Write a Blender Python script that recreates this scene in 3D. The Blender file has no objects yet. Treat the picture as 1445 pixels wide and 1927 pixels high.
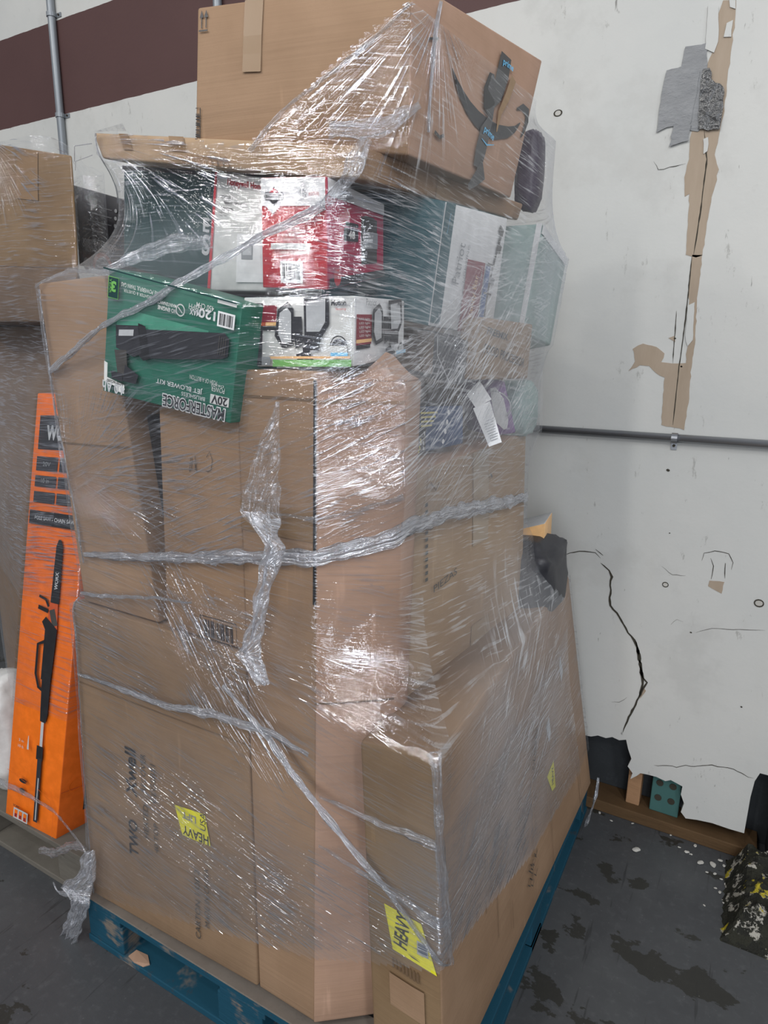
import bpy, bmesh, math, random
import numpy as np
from mathutils import Vector, noise as mnoise
R = math.radians
C = bpy.context.scene.collection
random.seed(7)

# ------------------------------------------------------------------ camera, world, lights, exposure
sc = bpy.context.scene
cd = bpy.data.cameras.new('camera'); cam = bpy.data.objects.new('camera', cd); C.objects.link(cam)
cd.sensor_fit = 'VERTICAL'; cd.sensor_height = 36; cd.sensor_width = 27; cd.lens = 1223/1927*36
cd.clip_start = .02
yaw, pitch, roll = R(29.10), R(13.47), R(1.06)
fw = Vector((-math.sin(yaw)*math.cos(pitch), math.cos(yaw)*math.cos(pitch), -math.sin(pitch)))
rt = Vector((math.cos(yaw), math.sin(yaw), 0)); up = rt.cross(fw)
r2 = rt*math.cos(roll)+up*math.sin(roll); u2 = -rt*math.sin(roll)+up*math.cos(roll)
from mathutils import Matrix
m3 = Matrix((r2, u2, -fw)).transposed(); cam.matrix_world = Matrix.Translation((0, 0, 1.5)) @ m3.to_4x4()
sc.camera = cam
vs = sc.view_settings; vs.view_transform = 'Standard'; vs.look = 'None'; vs.exposure = -0.46; vs.gamma = 1; vs.use_curve_mapping = False
sc.cycles.transparent_max_bounces = 24; sc.cycles.max_bounces = 8; sc.cycles.use_denoising = True
sc.cycles.sample_clamp_indirect = 6

w = bpy.data.worlds.new('warehouse_air'); sc.world = w; w.use_nodes = True
bg = w.node_tree.nodes['Background']; bg.inputs[0].default_value = (.80, .86, 1, 1); bg.inputs[1].default_value = .33

def area(name, loc, target, sx, sy, power, col):
    l = bpy.data.lights.new(name, 'AREA'); l.shape = 'RECTANGLE'; l.size = sx; l.size_y = sy; l.energy = power; l.color = col
    o = bpy.data.objects.new(name, l); C.objects.link(o); o.location = loc
    d = Vector(target)-Vector(loc); o.rotation_euler = d.to_track_quat('-Z', 'Y').to_euler(); return o
# fluorescent strips on the high warehouse ceiling, all behind and to the left of the camera
area('ceiling_strip_light', (-3.6, -3.0, 5.0), (-.8, 1.4, .8), 2.6, .12, 75, (1, .97, .92))
area('ceiling_strip_light', (-1.7, -4.4, 5.4), (-.8, 1.4, .8), .12, 3.4, 120, (1, .98, .95))
area('ceiling_strip_light', (2.6, -2.6, 4.8), (-.4, 1.4, .8), .12, 3.2, 130, (.97, .98, 1))
area('ceiling_strip_light', (3.4, .2, 4.6), (-.3, 1.4, .6), .12, 3.2, 60, (.97, .98, 1))
area('ceiling_strip_light', (-1.2, -1.4, 5.0), (-.8, 1.2, .9), 1.2, .10, 25, (.96, .98, 1))
area('glint_light', (1.3, -2.7, 4.3), (-.4, 1.2, 1.0), .22, .22, 38, (1, .99, .97))  # small light added to strike sharp glints off the film
area('glint_light', (-2.6, -2.0, 3.9), (-.9, 1.2, 1.0), .22, .22, 30, (1, .99, .97))  # its left-hand partner, likewise added for glints
# broad cool fill light added behind the camera to brighten the right-hand faces
area('rear_fill_light', (1.8, -6.5, 1.9), (-.2, 1.8, .8), 3.2, 2.8, 270, (.88, .93, 1))

# ------------------------------------------------------------------ material helpers
M = {}
def mat(name, col, rough=.7, metal=0, spec=.3):
    m = bpy.data.materials.new(name); m.use_nodes = True; b = m.node_tree.nodes['Principled BSDF']
    b.inputs['Base Color'].default_value = (*col, 1); b.inputs['Roughness'].default_value = rough
    b.inputs['Metallic'].default_value = metal; b.inputs['Specular IOR Level'].default_value = spec
    M[name] = m; return m
class G:
    """small node graph writer"""
    def __init__(s, m): s.t = m.node_tree; s.n = s.t.nodes; s.l = s.t.links; s.b = s.n.get('Principled BSDF')
    def new(s, k, **kw):
        x = s.n.new(k)
        for a, v in kw.items(): setattr(x, a, v)
        return x
    def put(s, sock, v):
        if hasattr(v, 'is_linked') or hasattr(v, 'links'): s.l.new(v, sock)
        else: sock.default_value = v
    def math(s, op, a, b=0, clamp=False):
        x = s.new('ShaderNodeMath', operation=op, use_clamp=clamp); s.put(x.inputs[0], a); s.put(x.inputs[1], b); return x.outputs[0]
    def noise(s, vec, scale, detail=3, rough=.5, dim='3D'):
        x = s.new('ShaderNodeTexNoise', noise_dimensions=dim); s.put(x.inputs['Vector'], vec)
        x.inputs['Scale'].default_value = scale; x.inputs['Detail'].default_value = detail; x.inputs['Roughness'].default_value = rough
        return x.outputs['Fac']
    def ramp(s, v, a, b, lo=0., hi=1.):
        x = s.new('ShaderNodeMapRange', interpolation_type='SMOOTHSTEP'); s.put(x.inputs[0], v)
        x.inputs[1].default_value = a; x.inputs[2].default_value = b; x.inputs[3].default_value = lo; x.inputs[4].default_value = hi
        return x.outputs[0]
    def mix(s, f, a, b):
        x = s.new('ShaderNodeMix', data_type='RGBA'); s.put(x.inputs[0], f)
        for k, v in ((6, a), (7, b)):
            if isinstance(v, tuple): v = (*v[:3], 1)
            s.put(x.inputs[k], v)
        return x.outputs[2]
    def mapping(s, vec, scale=(1, 1, 1), rot=(0, 0, 0)):
        x = s.new('ShaderNodeMapping'); s.put(x.inputs[0], vec); x.inputs['Scale'].default_value = scale; x.inputs['Rotation'].default_value = rot
        return x.outputs[0]
    def bump(s, h, strength, dist):
        x = s.new('ShaderNodeBump'); s.put(x.inputs['Height'], h); x.inputs['Strength'].default_value = strength; x.inputs['Distance'].default_value = dist
        s.l.new(x.outputs[0], s.b.inputs['Normal']) if s.b else None
        return x.outputs[0]
def obco(g): return g.new('ShaderNodeTexCoord').outputs['Object']
def uvco(g): return g.new('ShaderNodeTexCoord').outputs['UV']

def cardboard(name, a, b, rough=.75, sc_=1.0):
    m = mat(name, a, rough); g = G(m); co = obco(g)
    f = g.noise(g.mapping(co, (3, 3, 120)), 1.0, 3)                 # faint corrugation
    f2 = g.noise(co, 5*sc_, 4, .6); f3 = g.noise(co, 420, 2)
    c = g.mix(g.ramp(f2, .3, .7), a, b)
    dk = tuple(x*.72 for x in a)
    c = g.mix(g.math('MULTIPLY', g.ramp(f, .55, .75), .30), c, dk)
    c = g.mix(g.math('MULTIPLY', g.ramp(f3, .5, .8), .30), c, tuple(x*.8 for x in a))
    sc2 = g.noise(g.mapping(co, (40, 40, 4)), 1, 3)
    c = g.mix(g.math('MULTIPLY', g.ramp(sc2, .66, .74), .3), c, tuple(min(1, x*1.35) for x in a))
    g.l.new(c, g.b.inputs['Base Color'])
    g.bump(g.math('ADD', g.math('MULTIPLY', f, .6), f2), .35, .004)
    return m
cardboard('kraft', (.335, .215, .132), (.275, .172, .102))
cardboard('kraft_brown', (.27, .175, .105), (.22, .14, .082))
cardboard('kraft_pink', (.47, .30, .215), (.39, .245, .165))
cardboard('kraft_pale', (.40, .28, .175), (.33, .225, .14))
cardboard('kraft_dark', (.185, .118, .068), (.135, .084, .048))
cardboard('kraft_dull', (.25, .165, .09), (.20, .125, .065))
for n, c in (('green', (.012, .135, .085)), ('green_glow', (.06, .27, .18)), ('dark_green', (.012, .045, .045)), ('teal', (.012, .085, .105)), ('red', (.50, .025, .035)),
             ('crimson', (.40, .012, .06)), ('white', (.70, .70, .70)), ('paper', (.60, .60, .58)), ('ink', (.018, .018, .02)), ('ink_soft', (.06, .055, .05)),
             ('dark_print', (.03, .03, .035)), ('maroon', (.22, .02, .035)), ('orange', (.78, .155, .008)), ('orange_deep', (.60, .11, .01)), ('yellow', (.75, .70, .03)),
             ('grey', (.25, .26, .27)), ('light_grey', (.45, .46, .47)), ('blue', (.03, .10, .30)), ('sky', (.14, .48, .75)), ('navy', (.03, .06, .15)),
             ('lime', (.16, .42, .10)), ('purple', (.20, .10, .26)), ('pale_green', (.30, .40, .38)), ('plum', (.05, .035, .06)), ('rust', (.45, .08, .03)),
             ('gold', (.55, .48, .12)), ('peach', (.75, .45, .2))):
    m = mat(n, c, .42, 0, .45); g = G(m); co = obco(g)
    f = g.noise(co, 30, 4, .65)
    g.l.new(g.mix(g.ramp(f, .35, .75), c, tuple(min(1, x*1.18+.003) for x in c)), g.b.inputs['Base Color'])
    g.bump(f, .15, .002)
m = mat('pack_tape', (.25, .155, .08), .38, 0, .4)
m = mat('pack_tape_pale', (.36, .27, .18), .22, 0, .6)
m = mat('black_tape', (.02, .021, .024), .25, 0, .6)
m = mat('black_plastic', (.012, .012, .014), .35, 0, .5)

# painted concrete / drywall
def wall_mat():
    m = mat('wall_paint', (.7, .7, .68), .6, 0, .3); g = G(m); geo = g.new('ShaderNodeNewGeometry').outputs['Position']
    xyz = g.new('ShaderNodeSeparateXYZ'); g.l.new(geo, xyz.inputs[0]); z = xyz.outputs[2]
    wob = g.math('MULTIPLY', g.math('SUBTRACT', g.noise(geo, 14, 3), .5), .006); zz = g.math('ADD', z, wob)
    stripe = g.math('MULTIPLY', g.math('GREATER_THAN', zz, 2.50), g.math('LESS_THAN', zz, 2.855))
    big = g.noise(geo, 1.3, 5, .6); fine = g.noise(geo, 26, 5, .7)
    base = g.mix(g.ramp(big, .3, .7), (.565, .56, .53), (.50, .505, .485))
    base = g.mix(g.math('MULTIPLY', g.ramp(g.noise(g.mapping(geo, (9, 9, 1.2)), 1, 4), .55, .8), .25), base, (.50, .485, .44))
    scuff = g.noise(g.mapping(geo, (26, 26, 9), (0, .5, 0)), 1, 6, .75)
    base = g.mix(g.math('MULTIPLY', g.ramp(scuff, .63, .70), .55), base, (.25, .24, .22))
    base = g.mix(g.math('MULTIPLY', g.ramp(g.noise(g.mapping(geo, (34, 34, 12), (0, -.7, 0)), 1, 3, .6), .70, .75), .8), base, (.17, .165, .15))
    base = g.mix(g.math('MULTIPLY', g.ramp(g.noise(geo, 3.6, 5, .7), .52, .68), .4), base, (.44, .435, .41))
    base = g.mix(g.math('MULTIPLY', g.ramp(fine, .62, .75), .2), base, (.42, .41, .39))
    c = g.mix(stripe, base, g.mix(g.ramp(big, .35, .7), (.088, .045, .042), (.075, .038, .036)))
    g.l.new(c, g.b.inputs['Base Color']); g.bump(g.math('ADD', fine, big), .2, .004)
wall_mat()
def concrete(name, a, b, stains=False, rough=.45):
    m = mat(name, a, rough, 0, .4); g = G(m); geo = g.new('ShaderNodeNewGeometry').outputs['Position']
    n1 = g.noise(geo, 2.2, 6, .65); n2 = g.noise(geo, 40, 5, .7); c = g.mix(g.ramp(n1, .3, .7), a, b)
    c = g.mix(g.math('MULTIPLY', g.ramp(n2, .5, .75), .35), c, tuple(x*1.7 for x in a))
    if stains:
        s = g.noise(g.mapping(geo, (1, 1.6, 1)), 6.5, 6, .62)
        for (px_, py_), rad in zip([(-0.03237, 1.553), (0.05102, 1.533), (0.1114, 1.52), (-0.1237, 1.509), (-0.2288, 1.551), (-0.2758, 1.429), (-0.1051, 1.783), (-0.2169, 1.662), (-0.1217, 1.844), (-0.2914, 1.317)], (.06, .05, .04, .05, .045, .05, .03, .04, .03, .06)):
            vm = g.new('ShaderNodeVectorMath', operation='DISTANCE'); g.l.new(geo, vm.inputs[0]); vm.inputs[1].default_value = (px_, py_, 0)
            s = g.math('ADD', s, g.ramp(vm.outputs['Value'], 0, rad*1.5, .16, 0))
        st = g.ramp(s, .605, .620)
        c = g.mix(g.math('MULTIPLY', st, .85), c, (.022, .021, .016))
        scr = g.noise(g.mapping(geo, (50, 4, 1), (0, 0, .6)), 1, 3, .6)
        c = g.mix(g.math('MULTIPLY', g.ramp(scr, .62, .70), .6), c, (.02, .02, .02))
        c = g.mix(g.math('MULTIPLY', g.ramp(g.noise(geo, 160, 2), .72, .78), .5), c, (.22, .22, .21))
        rr = g.ramp(n1, .3, .7, .38, .6); g.l.new(rr, g.b.inputs['Roughness'])
    g.l.new(c, g.b.inputs['Base Color']); g.bump(n2, .25, .003)
concrete('floor_concrete', (.070, .073, .076), (.050, .052, .056), True)
concrete('recess_block', (.030, .034, .038), (.022, .025, .028), False, .7)
concrete('raw_plaster', (.50, .49, .45), (.42, .40, .36), False, .8)
def wood(name, a, b, paint=None, amt=.5):
    m = mat(name, a, .75, 0, .2); g = G(m); co = obco(g)
    f = g.noise(g.mapping(co, (14, 14, 90)), 1, 4, .6); f2 = g.noise(co, 7, 4, .65)
    c = g.mix(f, a, b)
    if paint: c = g.mix(g.ramp(g.math('ADD', g.math('MULTIPLY', f2, .75), g.math('MULTIPLY', f, .25)), amt-.05, amt+.05), paint, c)
    c = g.mix(g.math('MULTIPLY', g.ramp(g.noise(co, 18, 5, .7), .6, .72), .5), c, tuple(x*.4 for x in a))
    g.l.new(c, g.b.inputs['Base Color']); g.bump(f, .5, .003)
wood('pallet_blue', (.13, .11, .09), (.20, .17, .14), (.010, .062, .100), .60)
wood('pallet_top', (.19, .165, .14), (.12, .10, .085))
wood('pallet_grey', (.17, .155, .13), (.10, .09, .075))
wood('stud_wood', (.42, .24, .13), (.30, .17, .09))
wood('plate_wood', (.13, .075, .035), (.075, .045, .022))
wood('chip_wood', (.40, .25, .15), (.33, .2, .12))
m = mat('galvanised', (.32, .33, .35), .35, .8, .5)
m = mat('conduit_paint', (.24, .26, .28), .4, .3, .5)
m = mat('bare_paper', (.36, .285, .215), .85, 0, .2); g = G(m); co = obco(g)
g.l.new(g.mix(g.noise(g.mapping(co, (30, 30, 6)), 1, 5, .7), (.30, .235, .17), (.42, .34, .265)), g.b.inputs['Base Color'])
m = mat('duct_tape', (.2, .2, .2), .42, .1, .5); g = G(m); co = obco(g)
f = g.noise(g.mapping(co, (22, 22, 40)), 1, 5, .65)
g.l.new(g.mix(f, (.13, .135, .14), (.24, .245, .25)), g.b.inputs['Base Color']); g.bump(f, .5, .006)
m = mat('duct_tape_dark', (.07, .07, .07), .22, .4, .5); g = G(m); g.bump(g.noise(obco(g), 30, 4, .6), .9, .01)
m = mat('crack_dark', (.05, .045, .035), .9, 0, .1)
m = mat('teal_box', (.055, .14, .13), .5, 0, .4)
m = mat('rubble', (.1, .1, .08), .9, 0, .2); g = G(m); geo = g.new('ShaderNodeNewGeometry').outputs['Position']
f = g.noise(geo, 22, 5, .7); f2 = g.noise(geo, 11, 4, .7)
c = g.mix(g.ramp(f, .52, .56), (.022, .022, .018), (.40, .38, .33)); c = g.mix(g.ramp(f2, .56, .60), c, (.42, .34, .03))
c = g.mix(g.ramp(g.noise(geo, 32, 3), .47, .53), c, (.03, .03, .022))
g.l.new(c, g.b.inputs['Base Color']); g.bump(f, 1, .02)

# stretch film: clear sheet whose stretch lines and creases catch the lamps
def film_mat(name, base=.10, haze=.05, streak=1.0, crumple=.5, rope=False, tint=(.93, .95, 1)):
    m = bpy.data.materials.new(name); m.use_nodes = True; M[name] = m; g = G(m)
    g.n.remove(g.b); g.b = None; out = g.n['Material Output']
    co = obco(g)
    cr = g.noise(co, 62 if not rope else 90, 3, .6)
    if rope:
        s1 = g.noise(uvco(g), 1, 2, .5, '2D'); hsum = g.math('ADD', g.math('MULTIPLY', s1, 1.4), g.math('MULTIPLY', cr, 1.0))
        white = g.ramp(g.math('ADD', s1, g.math('MULTIPLY', g.math('SUBTRACT', cr, .5), .6)), .40, .70)
    else:
        hsum = None; white = None
        for k, w_ in (('sa', .6), ('sb', 1.1), ('sc', 1.5)):
            a = g.new('ShaderNodeAttribute', attribute_name=k).outputs['Vector']
            x = g.new('ShaderNodeSeparateXYZ'); g.l.new(a, x.inputs[0])
            nz = g.noise(a, 1, 2, .6, '2D')
            h = g.math('MULTIPLY', nz, g.math('MULTIPLY', x.outputs[2], w_))
            ws = g.math('MULTIPLY', g.ramp(nz, .55, .67), g.math('MULTIPLY', x.outputs[2], w_))
            hsum = h if hsum is None else g.math('ADD', hsum, h); white = ws if white is None else g.math('ADD', white, ws)
        brk = g.noise(co, 11, 3, .6)
        white = g.math('MULTIPLY', white, g.ramp(brk, .40, .56, .30, 1.0), True)
        crm = g.ramp(g.noise(co, 5.2, 3, .6), .50, .66, .15, 1.0)
        hsum = g.math('ADD', hsum, g.math('MULTIPLY', g.math('MULTIPLY', cr, crumple), crm))
    b = g.new('ShaderNodeBump'); g.put(b.inputs['Height'], hsum); b.inputs['Strength'].default_value = 1.0; b.inputs['Distance'].default_value = .006 if rope else .0042
    tr = g.new('ShaderNodeBsdfTransparent'); tr.inputs[0].default_value = (.985, .985, .985, 1)
    gl = g.new('ShaderNodeBsdfGlossy'); gl.inputs['Roughness'].default_value = .15 if rope else .065; gl.inputs[0].default_value = (*tint, 1); g.l.new(b.outputs[0], gl.inputs['Normal'])
    df = g.new('ShaderNodeBsdfDiffuse'); df.inputs[0].default_value = (.82, .84, .88, 1); g.l.new(b.outputs[0], df.inputs['Normal'])
    tl = g.new('ShaderNodeBsdfTranslucent'); tl.inputs[0].default_value = (.8, .82, .86, 1)
    dm = g.new('ShaderNodeMixShader'); dm.inputs[0].default_value = .35; g.l.new(df.outputs[0], dm.inputs[1]); g.l.new(tl.outputs[0], dm.inputs[2])
    lw = g.new('ShaderNodeLayerWeight'); lw.inputs[0].default_value = .25
    edge = g.math('POWER', lw.outputs['Facing'], 3)
    fg = g.math('ADD', g.math('ADD', base, g.math('MULTIPLY', white, (.30 if rope else .62)*streak)), g.math('MULTIPLY', edge, .22), True)
    if not rope:
        hz = g.new('ShaderNodeAttribute', attribute_name='hz').outputs['Fac']; haze = g.math('ADD', haze, g.math('MULTIPLY', hz, g.ramp(g.noise(co, 3, 3), .3, .7, .5, 1.1)))
    fd = g.math('ADD', g.math('ADD', haze, g.math('MULTIPLY', white, (.42 if rope else .21)*streak)), g.math('MULTIPLY', edge, .30), True)
    m1 = g.new('ShaderNodeMixShader'); g.put(m1.inputs[0], fd); g.l.new(tr.outputs[0], m1.inputs[1]); g.l.new(dm.outputs[0], m1.inputs[2])
    m2 = g.new('ShaderNodeMixShader'); g.put(m2.inputs[0], fg); g.l.new(m1.outputs[0], m2.inputs[1]); g.l.new(gl.outputs[0], m2.inputs[2])
    g.l.new(m2.outputs[0], out.inputs['Surface'])
film_mat('film', .065, .010, 1, 1.0)
film_mat('film_loose', .05, .008, .9, 1.1)
film_mat('film_rope', .24, .26, 1, 1, True)
film_mat('film_thin', .10, .06, .6, 1, True)

# ------------------------------------------------------------------ object helpers
def link(name, me, parent=None, label=None):
    o = bpy.data.objects.new(name, me); C.objects.link(o)
    if parent is not None: o.parent = parent; o.matrix_parent_inverse = Matrix.Translation(-Vector(parent.location))
    if label: o['label'] = label
    return o
def mesh(name, verts, faces, mats, idx=None, smooth=False):
    me = bpy.data.meshes.new(name); me.from_pydata([tuple(v) for v in verts], [], faces)
    for m in mats: me.materials.append(M[m])
    if idx is not None: me.polygons.foreach_set('material_index', idx)
    if smooth: me.polygons.foreach_set('use_smooth', [True]*len(me.polygons))
    me.update(); return me
def thing(name, label, cat, loc, group=None, kind=None):
    o = bpy.data.objects.new(name, None); C.objects.link(o); o.location = loc; o.empty_display_size = .05
    o['label'] = label; o['category'] = cat
    if group: o['group'] = group
    if kind: o['kind'] = kind
    return o
def tag(o, label, cat, group=None, kind=None):
    o['label'] = label; o['category'] = cat
    if group: o['group'] = group
    if kind: o['kind'] = kind
    return o
class MB:
    def __init__(s): s.v = []; s.f = []; s.i = []; s.m = []
    def mi(s, m):
        if m not in s.m: s.m.append(m)
        return s.m.index(m)
    def add(s, vs, fs, m):
        b = len(s.v); s.v += [tuple(v) for v in vs]; k = s.mi(m)
        for f in fs: s.f.append([b+i for i in f]); s.i.append(k)
    def box(s, x0, x1, y0, y1, z0, z1, m):
        s.add([(x0,y0,z0),(x1,y0,z0),(x1,y1,z0),(x0,y1,z0),(x0,y0,z1),(x1,y0,z1),(x1,y1,z1),(x0,y1,z1)],
              [(0,3,2,1),(4,5,6,7),(0,1,5,4),(1,2,6,5),(2,3,7,6),(3,0,4,7)], m)
    def tube(s, pts, r, m, seg=12, cap=True, flat=1.0, jit=0):
        pts = [Vector(p) for p in pts]; n = len(pts); rs = r if isinstance(r, (list, tuple)) else [r]*n
        b = len(s.v); k = s.mi(m); up = Vector((0, 0, 1))
        for i, p in enumerate(pts):
            t = (pts[min(i+1, n-1)]-pts[max(i-1, 0)]).normalized()
            a = t.cross(up if abs(t.z) < .95 else Vector((1, 0, 0))).normalized(); c = a.cross(t)
            for j in range(seg):
                q = 2*math.pi*j/seg; rr = rs[i]*(1+jit*(mnoise.noise(p*60+Vector((math.cos(q), math.sin(q), 0))*1.5)))
                s.v.append(tuple(p+a*math.cos(q)*rr*flat+c*math.sin(q)*rr))
        for i in range(n-1):
            for j in range(seg):
                s.f.append([b+i*seg+j, b+i*seg+(j+1) % seg, b+(i+1)*seg+(j+1) % seg, b+(i+1)*seg+j]); s.i.append(k)
        if cap:
            s.f.append([b+j for j in range(seg)][::-1]); s.i.append(k); s.f.append([b+(n-1)*seg+j for j in range(seg)]); s.i.append(k)
    def mesh(s, name, smooth=False): return mesh(name, s.v, s.f, s.m, s.i, smooth)
    def build(s, name, parent=None, label=None, bevel=0, smooth=False):
        o = link(name, s.mesh(name, smooth), parent, label)
        if bevel:
            b = o.modifiers.new('soft_edge', 'BEVEL'); b.width = bevel; b.segments = 2; b.limit_method = 'ANGLE'; b.angle_limit = R(40)
        return o

# ---- text outlines, as flat meshes in em units
_tc = {}
def glyphs(body, bold=0.0):
    key = (body, bold)
    if key in _tc: return _tc[key]
    cu = bpy.data.curves.new('t', 'FONT'); cu.body = body; cu.size = 1; cu.resolution_u = 3; cu.offset = bold
    o = bpy.data.objects.new('t', cu); C.objects.link(o); dg = bpy.context.evaluated_depsgraph_get(); dg.update()
    me = o.evaluated_get(dg).to_mesh()
    v = [(p.co.x, p.co.y) for p in me.vertices]; f = [list(p.vertices) for p in me.polygons]
    o.evaluated_get(dg).to_mesh_clear(); bpy.data.objects.remove(o); bpy.data.curves.remove(cu)
    x0 = min(p[0] for p in v); x1 = max(p[0] for p in v); y0 = min(p[1] for p in v); y1 = max(p[1] for p in v)
    _tc[key] = ([((p[0]-x0), (p[1]-y0)) for p in v], f, x1-x0, y1-y0); return _tc[key]

def bulge(u, v, amp, seed):
    e = (16*u*(1-u)*v*(1-v))
    return amp*min(1, max(0, e))+.0012*min(1, max(0, 6*e))*mnoise.noise(Vector((u*5, v*7, seed)))
class Face:
    """a carton face: art is placed with u left to right and v top to bottom, both 0..1"""
    def __init__(s, TL, TR, BL, BR, amp=0, seed=0, off=.0016):
        s.q = [Vector(a) for a in (TL, TR, BL, BR)]; s.amp = amp; s.seed = seed; s.off = off; s.mb = MB()
        s.n = (s.q[1]-s.q[0]).cross(s.q[0]-s.q[2]).normalized()
        s.W = ((s.q[1]-s.q[0]).length+(s.q[3]-s.q[2]).length)/2; s.H = ((s.q[2]-s.q[0]).length+(s.q[3]-s.q[1]).length)/2; s.lay = 0
    def at(s, u, v, k=0):
        p = (s.q[0]*(1-u)+s.q[1]*u)*(1-v)+(s.q[2]*(1-u)+s.q[3]*u)*v
        return p+s.n*(bulge(u, v, s.amp, s.seed)+s.off+.00025*k)
    def rect(s, u0, v0, u1, v1, m, rot=0):
        s.lay += 1; n = max(2, int(max(abs(u1-u0)*s.W, abs(v1-v0)*s.H)/.03)+1); vs = []; fs = []
        cu, cv = (u0+u1)/2, (v0+v1)/2; c, si = math.cos(R(rot)), math.sin(R(rot))
        for j in range(n+1):
            for i in range(n+1):
                x = (u0+(u1-u0)*i/n-cu)*s.W; y = (v0+(v1-v0)*j/n-cv)*s.H
                vs.append(s.at(cu+(x*c-y*si)/s.W, cv+(x*si+y*c)/s.H, s.lay))
        for j in range(n):
            for i in range(n): a = j*(n+1)+i; fs.append((a, a+n+1, a+n+2, a+1))
        s.mb.add(vs, fs, m)
    def poly(s, pts, m):
        s.lay += 1; s.mb.add([s.at(u, v, s.lay) for u, v in pts], [list(range(len(pts)))[::-1]], m)
    def strip(s, pts, w, m):
        """stroke along pts; w in metres, one value or one per point"""
        s.lay += 1; ws = w if isinstance(w, (list, tuple)) else [w]*len(pts); vs = []
        P = [(u*s.W, v*s.H) for u, v in pts]
        for i, (x, y) in enumerate(P):
            a, b = P[max(i-1, 0)], P[min(i+1, len(P)-1)]; dx, dy = b[0]-a[0], b[1]-a[1]; L = math.hypot(dx, dy) or 1
            nx, ny = -dy/L*ws[i]/2, dx/L*ws[i]/2
            vs += [s.at((x+nx)/s.W, (y+ny)/s.H, s.lay), s.at((x-nx)/s.W, (y-ny)/s.H, s.lay)]
        s.mb.add(vs, [(2*i, 2*i+1, 2*i+3, 2*i+2) for i in range(len(P)-1)], m)
    def ring(s, u, v, r, w, m, a0=0, a1=360):
        s.strip([(u+r*math.cos(R(a0+(a1-a0)*k/24))/s.W, v-r*math.sin(R(a0+(a1-a0)*k/24))/s.H) for k in range(25)], w, m)
    def disc(s, u, v, rx, ry, m):
        s.poly([(u+rx*math.cos(k*math.pi/10)/s.W, v+ry*math.sin(k*math.pi/10)/s.H) for k in range(20)], m)
    def text(s, body, u, v, w, h, m, rot=0, bold=.0, shear=0):
        """centre (u,v); w,h in metres; rot clockwise degrees"""
        s.lay += 1; g, f, gw, gh = glyphs(body, bold); c, si = math.cos(R(rot)), math.sin(R(rot)); vs = []
        for x, y in g:
            X = (x/gw-.5)*w; Y = -(y/gh-.5)*h; X += -Y*shear
            vs.append(s.at(u+(X*c-Y*si)/s.W, v+(X*si+Y*c)/s.H, s.lay))
        s.mb.add(vs, f, m)
    def bars(s, u0, v0, u1, v1, m, n=22, back=None, vert=False, seed=1):
        if back: s.rect(u0, v0, u1, v1, back); du, dv = (u1-u0)*.1, (v1-v0)*.12; u0 += du; u1 -= du; v0 += dv; v1 -= dv
        rnd = random.Random(seed); s.lay += 1; t = 0
        cuts = [rnd.choice((1, 1, 2, 3)) for _ in range(2*n)]; T = sum(cuts)
        for k, c in enumerate(cuts):
            if k % 2 == 0:
                a, b = t/T, (t+c)/T
                if vert: q = [(u0, v0+(v1-v0)*a), (u1, v0+(v1-v0)*a), (u1, v0+(v1-v0)*b), (u0, v0+(v1-v0)*b)]
                else: q = [(u0+(u1-u0)*a, v0), (u0+(u1-u0)*b, v0), (u0+(u1-u0)*b, v1), (u0+(u1-u0)*a, v1)]
                s.mb.add([s.at(x, y, s.lay) for x, y in q], [(3, 2, 1, 0)], m)
            t += c
    def done(s, name, parent, label=None): return s.mb.build(name, parent, label)

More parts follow.
